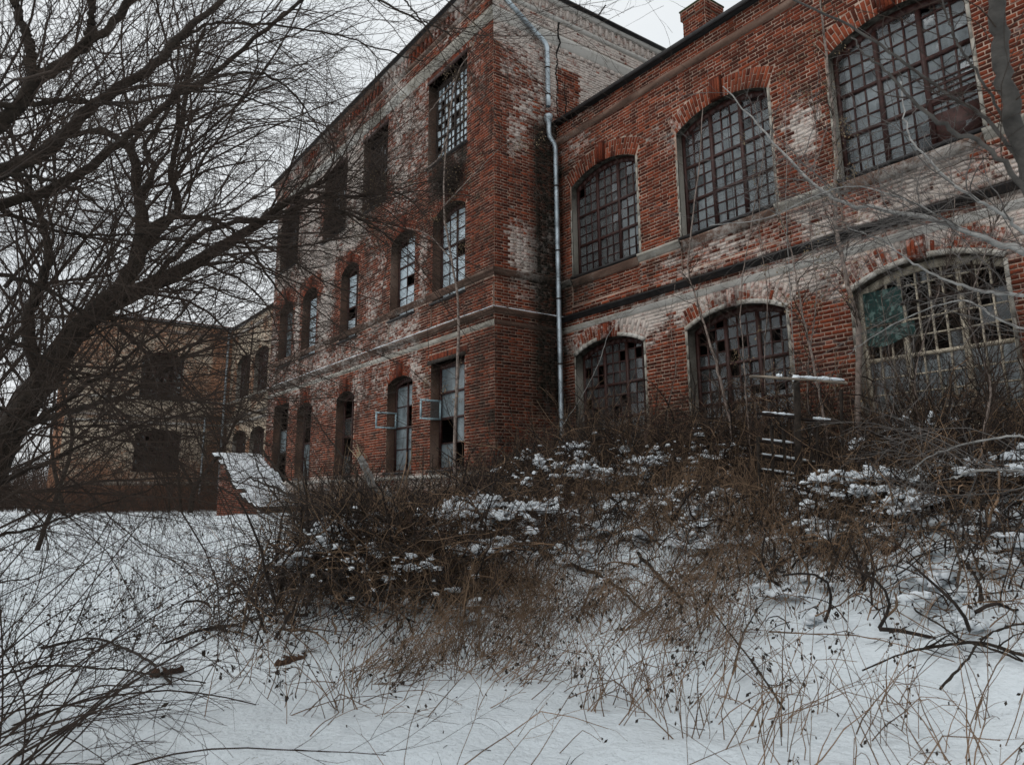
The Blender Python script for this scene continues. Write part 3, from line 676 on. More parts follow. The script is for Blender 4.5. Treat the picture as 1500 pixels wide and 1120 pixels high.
# ------------------------------------------------------------------ three-storey block
block = empty('brick_building', (-22, RY, -0.7), 'tall three-storey red brick block with limewashed walls and narrow windows', 'building')
XA = -31.15
f2 = Face((0, RY, 0), (1, 0, 0), XA, SX, -1.3, 12.40); f2.ring = 0.30
A2 = [(-17.30, -15.60), (-19.90, -18.35), (-23.75, -22.30), (-27.50, -26.0), (-30.15, -28.6)]
T3 = [(-17.66, -15.54), (-22.20, -20.35), (-25.70, -23.60), (-30.55, -28.4)]
def bc2(u, z):
    n = fbm(u, z, 1.5, 21); n2 = fbm(u, z, 0.45, 27)
    w = 0.24 + 1.0 * (n - 0.30) * ss(z, 4.8, 5.6) + 0.45 * ss(u, -20, -24) * ss(z, 5, 6) * n
    w = np.where(z < 5.25, 0.78 - 0.5 * (1 - n), w)
    red = 0 * u
    for a, b in A2:
        c = (a + b) / 2; h = (b - a) / 2
        red = red + ss(np.abs(u - c), h + 0.75, h + 0.1) * (ss(z, 7.0, 7.7) * ss(z, 8.6, 8.0) + ss(z, 5.2, 5.6) * ss(z, 8.4, 7.7) * 0.6 * ss(np.abs(u - c), h + 0.45, h) + ss(np.abs(u - c), h * 0.9, h * 0.3) * ss(z, 3.2, 3.45) * ss(z, 4.2, 3.9))
    w = w - 0.8 * np.clip(red, 0, 1)
    w = w - 0.9 * ss(u, -18.1, -17.5) * ss(z, 3.3, 3.6) * ss(z, 5.4, 5.1) * ss(u, -15.0, -15.5)
    w = w - 0.45 * ss(u, -15.6, -15.3) * ss(z, 9.5, 4.8) - 0.35 * ss(z, 3.2, 2.2) + 0.75 * ss(z, 0.75, 0.5) * ss(z, -0.5, -0.2) * n2 * 1.6
    w = w - 0.5 * ss(u, -14.75, -14.4)
    g = 0.12 + 0.3 * ss(n2, 0.5, 0.75) + 0.35 * ss(u, -15.6, -15.3) * ss(z, 4.4, 3.6) + 0.30 * ss(z, 0.6, -0.6) + 0.75 * ss(np.abs(u + 16.55), 1.15, 0.8) * ss(z, 7.9, 8.3) * ss(z, 9.6, 9.2) + 0.35 * np.exp(-((z - 4.25) / .1) ** 2) + 0.25 * np.exp(-((z - 5.1) / .15) ** 2)
    return w, g * (0.5 + n2)
f2.bcf = bc2
t3 = [f2.opening(a, b, 9.35, 12.02, 0, ring=0.26) for a, b in T3]
s2 = [f2.opening(a, b, 5.18, 7.60, 0.26) for a, b in A2]
g1 = [f2.opening(*A2[0], 0.62, 3.47, 0, ring=0.26)] + [f2.opening(a, b, 0.62, 3.20, 0.2) for a, b in A2[1:4]] + [f2.opening(-30.2, -28.5, -0.2, 3.6, 0, ring=0.26)]
backing(f2, 'wall', block, MO, rng)
f3 = Face((SX, 0, 0), (0, 1, 0), RY, 19.5, -1.3, 12.40)
def bc3(u, z):
    n = fbm(u, z, 1.0, 41); n2 = fbm(u, z, 0.4, 47); st = fbm(u, z * 0.35, 0.5, 44)
    w = 0.20 + 1.3 * (n - 0.42) + 0.55 * ss(z, 8.6, 11.5) * st * 1.3 + 0.25 * ss(z, 5.4, 6.0) * ss(z, 8, 6.5)
    w = w + 0.7 * np.exp(-((u - 10.6) / .35) ** 2 - ((z - 9.0) / .5) ** 2)
    w = w - 0.7 * ss(u, 10.35, 10.0) - 0.5 * ss(z, 4.6, 4.0)
    r2 = 0.88 - 0.5 * ss(fbm(u, z, 0.9, 52), 0.52, 0.68)
    w = np.where(u > 12.02, np.where((u < 12.8) & (z < 11.75), 0.12 + 0.6 * (n2 - 0.3), r2), w)
    w = np.where(z > 11.75, np.maximum(w, 0.8), w)
    g = 1.9 * ss(u, 10.9, 11.3) * ss(z, 10.2, 9.5) * ss(z, 1.5, 3.0) * (0.45 + 0.75 * vn(u, z, 0.8, 3)) + 0.42 * ss(z, 4.4, 3.6) * (0.4 + n2) + 0.3 * ss(z, 1.2, -0.5) + 0.45 * np.exp(-((z - 5.25) / .18) ** 2) + 0.4 * np.exp(-((z - 4.22) / .12) ** 2)
    return w, g
f3.bcf = bc3
backing(f3, 'wall', block, MO, rng)
bsets = [(f2, [(4.02, 4.16), (4.34, 4.47), (5.22, 5.42)]), (f3, [(4.34, 4.47), (5.3, 5.5)])]
for (a, b) in zip([XA] + [x[1] for x in sorted(A2)], [x[0] for x in sorted(A2)] + [SX]):
    sheet(f2, 0.045, a + 0.001, b - 0.001, 4.48, 5.1, 'pier_band', block, MO); bsets.append((shifted(f2, 0.045, a + 0.001, b - 0.001, 4.48, 5.1), ()))
# cornice courses, each standing further out
sheet(f2, 0.12, XA, SX + 0.12, 12.66, 13.00, 'cornice_course', block, MO); bsets.append((shifted(f2, 0.12, XA, SX + 0.12, 12.66, 13.0), ()))
sheet(f2, 0.20, XA, SX + 0.20, 13.10, 13.42, 'cornice_course', block, MO); bsets.append((shifted(f2, 0.20, XA, SX + 0.20, 13.1, 13.42), ()))
for d_, z0_, z1_ in ((0.12, 12.66, 13.00), (0.20, 13.10, 13.42)):
    sheet(f3, d_, RY - d_, 19.5, z0_, z1_, 'cornice_course', block, MO); bsets.append((shifted(f3, d_, RY - d_, 19.5, z0_, z1_), ()))
lay(bsets, block, BR, 300, rng)
def both(prof, name, matr, matr3=None):
    bandm(f2, XA, SX, prof, name, block, matr, m1=True); bandm(f3, RY, 19.5, prof, name, block, matr3 or matr, m0=True)
both([(12.32, 0), (12.36, 0.05), (12.50, 0.07), (12.54, 0.10), (12.62, 0.13), (12.66, 0.0)], 'cornice_moulding', PL)
both([(13.0, 0.10), (13.01, 0.16), (13.06, 0.20), (13.095, 0.21), (13.1, 0.10)], 'cornice_moulding', MD, PL)
both([(13.42, 0.1), (13.43, 0.26), (13.47, 0.32), (13.53, 0.33), (13.54, 0.1)], 'cornice_moulding', MD, PL)
both([(5.28, 0), (5.31, 0.05), (5.38, 0.06), (5.40, 0.09), (5.46, 0.095), (5.48, 0.0)], 'sill_moulding', MD)
bandm(f2, XA, SX, [(4.31, 0), (4.33, 0.07), (4.39, 0.09), (4.40, 0.12), (4.44, 0.125), (4.475, 0.0)], 'string_course', block, MD, m1=True)
bandm(f3, RY, WY - 0.01, [(4.31, 0), (4.33, 0.07), (4.39, 0.09), (4.40, 0.12), (4.44, 0.125), (4.475, 0.0)], 'string_course', block, MD, m0=True)
bandm(f2, XA, SX, [(4.43, 0.05), (4.445, 0.128), (4.46, 0.13), (4.485, 0.05)], 'snow_line', block, SNOWC, m1=True); bandm(f3, RY, WY - .02, [(4.445, 0.05), (4.446, 0.10), (4.47, 0.10), (4.487, 0.05)], 'snow_line', block, SNOWC, m0=True)
bandm(f2, XA, SX, [(4.02, 0), (4.05, 0.03), (4.12, 0.04), (4.17, 0.0)], 'lower_moulding', block, PL, m1=True); bandm(f3, RY, WY - 0.01, [(4.02, 0), (4.05, 0.03), (4.12, 0.04), (4.17, 0.0)], 'lower_moulding', block, MD, m0=True)
bandm(f2, XA, SX, [(0.40, 0.0), (0.42, 0.06), (0.48, 0.06), (0.52, 0.0)], 'plinth_ledge', block, PL, m1=True)
for f_, n_, u00, w_ in ((f2, 68, XA + 0.1, 0.12), (f3, 38, RY - 0.15, 0.09)):
    for k in range(n_):
        u = u00 + k * 0.25; m = MB(); fbox(m, f_, u, u + w_, 13.12, 13.42, 0.19, 0.255, bc_at(f_, np.full(8, u), np.full(8, 13.3), rng)); m.build('dentil', BR, block)
for k in range(30): u = RY + 0.3 + k * 0.3; m = MB(); fbox(m, f3, u, u + 0.15, 12.20, 12.31, -0.01, 0.05, (0.5, 0.95, 0.05)); m.build('corbel', BR, block)
# roof of the block
m = MB(); m.hexa([(XA, RY - .42, 13.55), (SX + .42, RY - .42, 13.55), (SX + .42, 19.6, 13.55), (XA, 19.6, 13.55), (XA + 3, RY + 4, 15.0), (SX - 3, RY + 4, 15.0), (SX - 3, 16, 15.0), (XA + 3, 16, 15.0)])
m.build('roof', ROOFM, block)
m = MB(); fbox(m, f2, XA, SX + 0.44, 13.545, 13.60, 0.421, 0.44); fbox(m, f3, RY - 0.419, 19.6, 13.545, 13.60, 0.421, 0.44); m.build('eave_edge', ROOFM, block)
mk('wall', [(XA, RY, -1.3), (XA, 19.5, -1.3), (XA, 19.5, 13.5), (XA, RY, 13.5)], [[3, 2, 1, 0]], MO, block, bc=(0.3, 0.4, 0.1))
# crack running down from the cornice
pts = [(12.02, 13.0), (11.98, 12.6), (12.06, 12.4), (12.0, 12.1), (12.05, 11.8), (11.98, 11.5), (12.03, 11.1), (11.99, 10.6), (12.03, 10.1)]
P_ = np.array([f3.P(a, b, 0.128 if b > 12.3 else 0.012) for a, b in pts]); V, Q = tube1(spline(P_, 40) + rng.normal(size=(40, 3)) * [0, 0.012, 0], np.linspace(0.035, 0.012, 40), 4)
mk('crack', V, Q, ROOM, block)
pts = [(12.3, 11.4), (12.27, 11.0), (12.34, 10.7), (12.3, 10.4), (12.42, 10.15)]
P_ = np.array([f3.P(a, b, 0.012) for a, b in pts]); V, Q = tube1(spline(P_, 24) + rng.normal(size=(24, 3)) * [0, 0.008, 0], np.linspace(0.008, 0.03, 24), 4); mk('crack', V, Q, ROOM, block)
# windows
for i, o in enumerate(t3):
    w = window(f2, o, block, rng, cols=(5, 5), rows=11, heavy=(4, 8), fmat=IRON, gmat=PALEG if i == 0 else GLASS, missing=0.18 if i == 0 else 0.6, bar=0.05, revmat=MD, depth=0.30)
    m = MB(); fbox(m, f2, o['u0'] - 0.03, o['u1'] + 0.03, o['zs'] + 0.0, o['zs'] + 0.10, -0.25, 0.05); m.build('lintel', WOOD_R, w)
spec2 = [((2, 2), 6, (4,)), ((3,), 7, (5,)), ((1, 1), 6, (3,)), ((2,), 6, (4,)), ((2,), 6, (4,))]
for i, o in enumerate(s2):
    window(f2, o, block, rng, cols=spec2[i][0], rows=spec2[i][1], heavy=spec2[i][2], fmat=WOOD_R, gmat=PALEG if i < 4 else DIRTG, single=i < 3, missing=0.03 if i < 2 else 0.12, mull=0.05, bar=0.03, revmat=MD, depth=0.30)
wins1 = []
for i, o in enumerate(g1):
    wins1.append(window(f2, o, block, rng, cols=(1, 1), rows=4, heavy=(2, 3) if i == 0 else (2,), fmat=WOOD_R if i < 4 else WOOD_D, gmat=DIRTG if i != 2 else GLASS, single=i < 3, missing=0.15 if i < 2 else 0.4, mull=0.05, bar=0.03, revmat=MD, depth=0.30))
def sash(parent, u, z0, z1, y0, y1, glassy=True):
    m = MB(); t = 0.045
    for a, b, c, d in ((y0, y1, z0, z0 + t), (y0, y1, z1 - t, z1), (y0, y0 + t, z0 + t, z1 - t), (y1 - t, y1, z0 + t, z1 - t)):
        m.hexa([(u, a, c), (u, b, c), (u, b, d), (u, a, d), (u + 0.035, a, c), (u + 0.035, b, c), (u + 0.035, b, d), (u + 0.035, a, d)])
    m.build('open_sash', WOOD_B, parent)
    if glassy: mk('sash_glass', [(u + .017, y0 + t, z0 + t), (u + .017, y1 - t, z0 + t), (u + .017, y1 - t, z1 - t), (u + .017, y0 + t, z1 - t)], [[0, 1, 2, 3]], GLASS, parent)
sash(wins1[0], -17.22, 1.96, 2.50, 9.50, 10.14); sash(wins1[1], -19.82, 1.92, 2.40, 9.46, 10.14, False)
for o, zt in ((g1[0], 3.47),):
    m = MB(); fbox(m, f2, o['u0'] - 0.12, o['u1'] + 0.05, zt, zt + 0.09, -0.2, 0.07); m.build('lintel', WOOD_D, block)
for o in s2 + g1[1:4]:
    c = o['c']; zt = o['zs'] + o['rise']; m = MB()
    fbox(m, f2, c - 0.14, c + 0.14, zt - 0.01, zt + 0.42, -0.01, 0.06, bc_at(f2, np.full(8, c), np.full(8, zt + .2), rng)); m.build('keystone', BR, block)
# zinc downpipes (upper pipe ends short above the hopper of the lower one)
def pipe(pts, r, name, parent):
    V, Q = tube1(pts, r, 14); return mk(name, V, Q, ZINC, parent, smooth=True)
PX = SX + 0.16
up_pipe = pipe([(PX + .05, 9.75, 13.35), (PX, 10.2, 12.93), (PX, 10.9, 12.5), (PX, 11.42, 12.20), (PX, 11.52, 12.12), (PX, 11.555, 12.0), (PX, 11.56, 11.5), (PX, 11.56, 10.25)], 0.07, 'downpipe', block)
hop = spline([(PX, 11.56, 10.02), (PX, 11.56, 9.95), (PX, 11.56, 9.82), (PX, 11.57, 9.72)], 9)
V, Q = tube1(hop, [0.085, 0.11, 0.115, 0.115, 0.11, 0.095, 0.08, 0.07, 0.066], 14); 
low = pipe([(PX, 11.57, 9.73), (PX, 11.57, 9.5), (PX, 11.60, 9.38), (PX, 11.74, 9.22), (PX, 11.78, 9.1), (PX, 11.78, 7), (PX, 11.78, 4.6), (PX, 11.78, 2.2), (PX, 11.78, 0.2)], 0.066, 'downpipe', block)
mk('hopper', V, Q, ZINC, low, smooth=True)
for pp, zs_ in ((up_pipe, ((11.56, 11.4), (11.56, 10.6))), (low, ((11.78, 8.0), (11.78, 6.2), (11.78, 4.9), (11.78, 3.2)))):
    for yy, zz in zs_:
        V, Q = tube1([(PX, yy, zz - 0.02), (PX, yy, zz + 0.02)], 0.078, 12); mk('pipe_joint', V, Q, IRON, pp)
    yy, zz = zs_[0]; V, Q = tube1([(SX - 0.01, yy, zz), (PX, yy, zz)], 0.012, 6); mk('pipe_bracket', V, Q, IRON, pp)
# antenna
V, Q = tube1([(-14.45, 13.5, 13.5), (-14.5, 13.75, 13.95), (-14.5, 14.25, 14.72)], 0.022, 8)
an = mk('roof_pole', V, Q, IRON); tag(an, 'thin dark metal pole leaning above the side eave of the tall block', 'pole')

# ------------------------------------------------------------------ far two-storey wing (recessed part and projecting part)
farb = empty('brick_building', (-42, WY, -0.8), 'pale two-storey brick wing at the far left with snow along its eave', 'building')
f4 = Face((0, WY, 0), (1, 0, 0), LX, XA, -1.3, 9.80); f4.ring = 0.3
def bc4(u, z):
    n = fbm(u, z, 1.3, 61); w = 0.85 - 0.5 * ss(n, 0.5, 0.75) - 0.4 * ss(z, 3, 1); return w, 0.15 + 0.35 * ss(z, 2, -0.5) + 0.3 * np.exp(-((z - 4.3) / .25) ** 2)
f4.bcf = bc4
o4 = [f4.opening(-36.9, -34.6, 5.42, 7.6, 0.3), f4.opening(-40.45, -38.1, 5.42, 7.6, 0.3), f4.opening(-43.75, -41.2, 5.42, 7.6, 0.3),
      f4.opening(-40.45, -38.1, 0.9, 3.3, 0.3), f4.opening(-43.75, -41.2, 0.9, 3.3, 0.3)]
backing(f4, 'wall', farb, MO, rng)
f5 = Face((LX, 0, 0), (0, 1, 0), 3.7, WY, -1.4, 9.80); f5.ring = 0.3
def bc5(u, z):
    n = fbm(u, z, 1.6, 71); n2 = fbm(u, z, 0.6, 73)
    w = 0.50 + 0.9 * (n - 0.45) + 0.5 * ss(z, 4.2, 4.6) * ss(z, 5.7, 5.4) + 0.3 * ss(z, 1.5, 2.5) * ss(z, 4.5, 3.8) - 0.5 * ss(z, 0.9, 0.5)
    w = w - 0.6 * ss(u, 10.7, 11.2)
    g = 0.05 + 0.35 * ss(z, 1.4, -0.6) + 0.5 * ss(z, 5.6, 4.0) * ss(u, 10.2, 11.0) + 0.3 * np.exp(-((z - 4.5) / .15) ** 2)
    return w, g * (0.5 + n2)
f5.bcf = bc5
o5 = [f5.opening(7.15, 9.35, 5.48, 7.8, 0.28), f5.opening(7.15, 9.5, 1.4, 3.4, 0.28)]
backing(f5, 'wall', farb, MO, rng)
lay([(f4, ()), (f5, ())], farb, BR2, 0, rng)
for f, a, b in ((f4, LX, XA), (f5, 3.7, WY)):
    bandm(f, a, b, [(5.3, 0), (5.33, 0.08), (5.42, 0.1), (5.44, 0.0)], 'sill_moulding', farb, PL)
    bandm(f, a, b, [(4.33, 0), (4.36, 0.1), (4.44, 0.12), (4.47, 0.0)], 'string_course', farb, MD)
    bandm(f, a, b, [(9.25, 0), (9.3, 0.06), (9.4, 0.09), (9.43, 0.0)], 'eaves_moulding', farb, MD)
    bandm(f, a, b, [(3.98, 0), (4.0, 0.05), (4.12, 0.06), (4.14, 0.0)], 'lower_moulding', farb, PL)
    bandm(f, a, b, [(0.62, 0), (0.66, 0.07), (0.78, 0.08), (0.84, 0.0)], 'plinth_ledge', farb, PL)
for k, o in enumerate(o4): window(f4, o, farb, rng, rows=8, heavy=(3, 6), missing=0.3, bar=0.03, curtains=[(0, 1, 0, .5, .3)] if k > 2 else ())
w5 = window(f5, o5[0], farb, rng, rows=8, heavy=(3, 6), missing=0.3, bar=0.04); window(f5, o5[1], farb, rng, rows=6, heavy=(3,), missing=0.4, bar=0.04)
m = MB()
for k, (a, b) in enumerate(((8.95, 5.75), (9.12, 5.75), (8.95, 6.02), (9.12, 6.02), (9.12, 6.5), (9.12, 6.7), (8.95, 6.6))): 
    V = f5.P([a, a + .14, a + .14, a], [b, b, b + .19, b + .19], np.full(4, -0.25)); m.add(V, [[0, 1, 2, 3]])
m.build('pale_panes', PALEG, w5)
mk('wall', [(LX, 3.7, -1.4), (LX - 6, 3.7, -1.4), (LX - 6, 3.7, 9.8), (LX, 3.7, 9.8)], [[0, 3, 2, 1]], BR2, farb, bc=(0.5, 0.3, 0.3))
m = MB(); m.hexa([(LX + .25, 3.5, 9.81), (LX + .25, WY + 7, 9.81), (LX - 6, WY + 7, 9.81), (LX - 6, 3.5, 9.81), (LX - 2.6, 4.5, 10.6), (LX - 2.6, WY + 5, 10.6), (LX - 3.2, WY + 5, 10.6), (LX - 3.2, 4.5, 10.6)]); m.build('roof', ROOFM, farb)
m = MB(); m.hexa([(LX + .2, 3.5, 9.86), (LX + .2, WY, 9.86), (LX - 2, WY, 10.25), (LX - 2, 3.5, 10.25), (LX + .21, 3.5, 9.97), (LX + .21, WY, 9.97), (LX - 2, WY, 10.35), (LX - 2, 3.5, 10.35)]); m.build('snow_layer', SNOWC, farb)
mk('eave_edge', *tube1([(LX + .28, 3.5, 9.93), (LX + .28, WY + .1, 9.93)], 0.035, 6), mat('faded_red_metal', (0.16, 0.07, 0.05), 0.7), farb)
roof('roof', farb, f4, LX + 0.3, XA, 9.815, 0.2, 6, 1.4)
mk('downpipe', *tube1([(LX + .2, WY - .25, 9.8), (LX + .16, WY - .3, 9.3), (LX + .16, WY - .3, 3), (LX + .16, WY - .3, -.5)], 0.075, 10), ZINC, farb, smooth=True)
mk('downpipe', *tube1([(LX + .14, 10.7, 4.6), (LX + .14, 10.7, 2), (LX + .14, 10.7, -.5)], 0.06, 10), ZINC, farb, smooth=True)

# ------------------------------------------------------------------ cellar entrance with a snowy sloping roof
XC = -31.85
cel = empty('cellar_entrance', (XC + 2, RY - 1.2, -0.7), 'low brick cellar entrance with a sloping slatted roof under snow beside the tall block', 'shed')
yo = 8.30; xr = -26.6; zt, zb = 1.72, -0.42
fc = Face((0, yo, 0), (1, 0, 0), XC, xr + 0.3, -1.0, zt)
fc.bcf = lambda u, z: (0.15 + 0.5 * fbm(u, z, .6, 81) * ss(z, -.3, .3), 0.35 * fbm(u, z, .8, 83))
top = lambda x: zt - 0.08 + (zb - zt) * (x - XC) / (xr - XC)
mk('wall', [(XC, yo, -1.0), (xr, yo, -1.0), (xr, yo, top(xr)), (XC, yo, top(XC))], [[0, 1, 2, 3]], MO, cel, bc=(0.4, 0.2, 0.3))
R = brick_rects(fc, rng); R = R[R[:, 3] < top(R[:, 1])]; hx = brick_hexes(fc, R, rng)
mk('bricks', hx.reshape(-1, 3), (HQ[None] + np.arange(len(hx))[:, None, None] * 8).reshape(-1, 4), BR, cel, np.repeat(bc_at(fc, R[:, 0], R[:, 2], rng), 8, 0), kind='stuff')
mk('wall', [(XC, yo, -1), (XC, RY, -1), (XC, RY, zt - .08), (XC, yo, zt - .08)], [[3, 2, 1, 0]], MO, cel, bc=(0.4, 0.2, 0.3))
ns = 13; sl_ = np.array([xr - XC, 0, zb - zt]); L_ = np.linalg.norm(sl_); sl_ = sl_ / L_; nn_ = np.array([-sl_[2], 0, sl_[0]])
sm = None
for k in range(ns):
    a = np.array([XC - .1, 0, zt]) + sl_ * (k * L_ / ns); b = a + sl_ * (L_ / ns - 0.03); y0 = yo - 0.12 - rng.random() * 0.3; yy = (y0, RY - 0.02)
    V = [(p[0], y, p[2]) for p, y in ((a, yy[0]), (b, yy[0]), (b, yy[1]), (a, yy[1]))]; V = np.array(V); m = MB(); m.hexa(np.concatenate([V, V + nn_ * 0.03])); m.build('roof_slat', WOOD_D, cel)
    U, W_ = np.meshgrid(np.linspace(0, 1, 7), np.linspace(0, 1, 12), indexing='ij')
    edge = rng.random(12) * 0.10
    base = a + (b - a + sl_ * 0.04) * U[..., None]; yv = yy[0] + 0.03 + edge[0] + (yy[1] - yy[0]) * W_ 
    Pp = np.stack([base[..., 0], yv, base[..., 2]], -1) + nn_ * (0.035 + 0.06 * np.sin(np.pi * np.clip(U * 0.9 + .05, 0, 1))[..., None] * (W_ > 0)[..., None] + 0.02 * rng.random(U.shape)[..., None] * (W_ > 0)[..., None])
    i = np.arange(U.size).reshape(U.shape); mk('snow_cap', Pp.reshape(-1, 3), np.stack([i[:-1, :-1], i[1:, :-1], i[1:, 1:], i[:-1, 1:]], -1).reshape(-1, 4), SNOWC, cel, smooth=True)


# ------------------------------------------------------------------ vegetation helpers
def py_(x, y, Yw):                    # the point of the vertical plane Y = Yw seen in a direction
    d = ray(x, y); return d * (Yw / d[1])
def paths3(L):
    out = []
    for pts, r0, r1 in L: out.append((np.array(pts, float), r0, r1))
    return out
def px3(L): return np.array([pt(*p) for p in L])
def to_mesh(name, parts, matr, parent, kind=None, smooth=True, S=None):
    Vs = []; Qs = []; n = 0
    for P, R, S_ in parts:
        V, Q = tubes(P, R, S_); Vs.append(V); Qs.append(Q + n); n += len(V)
    return mk(name, np.concatenate(Vs), np.concatenate(Qs), matr, parent, smooth=smooth, kind=kind)
def leafquads(rng, O, s, drop=0.5):
    n = len(O); a = nrm(rng.normal(size=(n, 3)) + [0, 0, -drop]); b = nrm(np.cross(a, rng.normal(size=(n, 3)))); s = np.broadcast_to(s, (n,))[:, None]
    V = np.stack([O, O + a * s * 0.5 + b * s * 0.28, O + a * s + b * 0.05 * s, O + a * s * 0.55 - b * s * 0.28], 1)
    return V.reshape(-1, 3), np.arange(n * 4).reshape(n, 4)
def make_tree(name, label, cat, limbs, seed, lv, trunk_mat=None, bias=None, group=None, nseed=0, knot=0.03, loc=None, twmat=None, grav=-0.02):
    """limbs: list of (points, r0, r1); the first is the trunk. lv: list of (count, len0, len1, rmax, ang0, ang1)"""
    rg = np.random.default_rng(seed); trunk_mat = trunk_mat or BARK; twmat = twmat or TWIG
    tr = np.asarray(limbs[0][0], float)
    e = empty(name, loc if loc is not None else tr[0], label, cat, group)
    allP = []; allR = []
    for i, (p, r0, r1) in enumerate(limbs):
        K = 40; P = spline(p, K); ln = np.linalg.norm(P[-1] - P[0]); P[1:] += rg.normal(size=(K - 1, 3)) * min(r0, 0.02) * 0.35
        R = r0 + (r1 - r0) * np.linspace(0, 1, K) ** 0.8; R = R * (1 + 0.13 * np.convolve(rg.normal(size=K + 6), np.ones(7) / 7, 'valid'))
        allP.append(P); allR.append(R)
        V, Q = tubes(P[None], R[None], 10 if r0 > 0.03 else 6)
        mk('trunk' if i == 0 else 'limb', V, Q, trunk_mat, e, smooth=True)
    P = np.array(allP); R = np.array(allR); parts = []; last = None
    for li, (cnt, l0, l1, rm, a0, a1) in enumerate(lv):
        O, D, r, t, ln = kids(rg, P, R, cnt, 0.12 if li == 0 else 0.1, (a0, a1), bias if li < 2 else None)
        K = 10 if li == 0 else (7 if li == 1 else 5)
        L = rg.uniform(l0, l1, cnt) * (1.15 - 0.5 * t)
        Pn = grow(rg, O, D, L, K, 0.13, grav); r0 = np.minimum(r * 0.6, rm) * rg.uniform(0.55, 1, cnt)
        Rn = taper(r0, np.maximum(r0 * 0.3, 0.0012), K); parts.append((Pn, Rn, 5 if li == 0 else (4 if li == 1 else 3)))
        P, R = Pn, Rn; last = Pn
    if parts:
        to_mesh('branches', parts[:1], twmat, e, smooth=True)
        if len(parts) > 1: to_mesh('twigs', parts[1:], twmat, e, kind='stuff', smooth=False)
    if nseed:
        O, D, r, t, ln = kids(rg, last, R, nseed, 0.5, (0.2, 1)); Vs = []; 
        cl = O[rg.choice(len(O), max(1, nseed // 14))]; O = cl[rg.integers(0, len(cl), nseed)] + rg.normal(size=(nseed, 3)) * [0.05, 0.05, 0.07]
        V, Q = leafquads(rg, O, rg.uniform(0.025, 0.05, nseed), 1.5); mk('seed_clusters', V, Q, SEED, e, kind='stuff')
    return e

# ------------------------------------------------------------------ big trees at the left
tA = [(px3([(-260, 1120, 5.0), (-150, 930, 5.2), (-60, 765, 5.5), (10, 640, 5.8), (70, 545, 6.0), (130, 465, 6.2), (215, 420, 6.6), (320, 366, 7.1), (400, 312, 7.6), (455, 275, 8.0), (510, 248, 8.3)]), 0.185, 0.012),
      (px3([(128, 468, 6.2), (180, 415, 6.25), (203, 372, 6.3), (208, 320, 6.4), (200, 268, 6.5), (192, 222, 6.6), (150, 190, 6.7), (100, 200, 6.8)]), 0.085, 0.02),
      (px3([(204, 368, 6.3), (235, 335, 6.5), (260, 300, 6.6), (250, 250, 6.7), (265, 190, 6.8), (275, 120, 6.9), (300, 40, 7.0)]), 0.05, 0.012),
      (px3([(206, 345, 6.3), (250, 318, 6.4), (310, 322, 6.5), (350, 345, 6.6), (390, 400, 6.8), (430, 460, 7.0)]), 0.035, 0.006),
      (px3([(203, 290, 6.4), (225, 250, 6.4), (212, 215, 6.5), (235, 180, 6.6), (258, 130, 6.8), (262, 60, 7.0)]), 0.03, 0.01),
      (px3([(60, 560, 6.0), (40, 470, 5.9), (70, 380, 5.8), (50, 290, 5.8), (10, 240, 5.7)]), 0.06, 0.015),
      (px3([(20, 625, 5.8), (110, 600, 5.6), (190, 575, 5.5), (270, 520, 5.6), (340, 450, 5.8)]), 0.03, 0.005),
      (px3([(150, 452, 6.3), (195, 500, 6.5), (250, 545, 6.7), (300, 600, 6.9), (330, 680, 7.0)]), 0.025, 0.005),
      (px3([(430, 290, 7.8), (480, 300, 8.0), (540, 330, 8.3), (600, 370, 8.6), (640, 430, 8.8)]), 0.018, 0.004),
      (px3([(215, 420, 6.6), (300, 340, 6.8), (400, 318, 7.2), (470, 290, 7.6), (545, 285, 8.0), (640, 262, 8.3)]), 0.03, 0.006)]
RB = RT * 0.35 + np.array([0, 0, 0.12])
make_tree('bare_tree', 'thick dark leaning tree at the left whose forked limbs reach the tall block', 'tree', tA, 101,
          [(230, 1.2, 3.0, 0.014, 0.35, 1.1), (2300, 0.4, 1.2, 0.0055, 0.4, 1.1), (7500, 0.12, 0.42, 0.0030, 0.4, 1.2)], bias=RB)
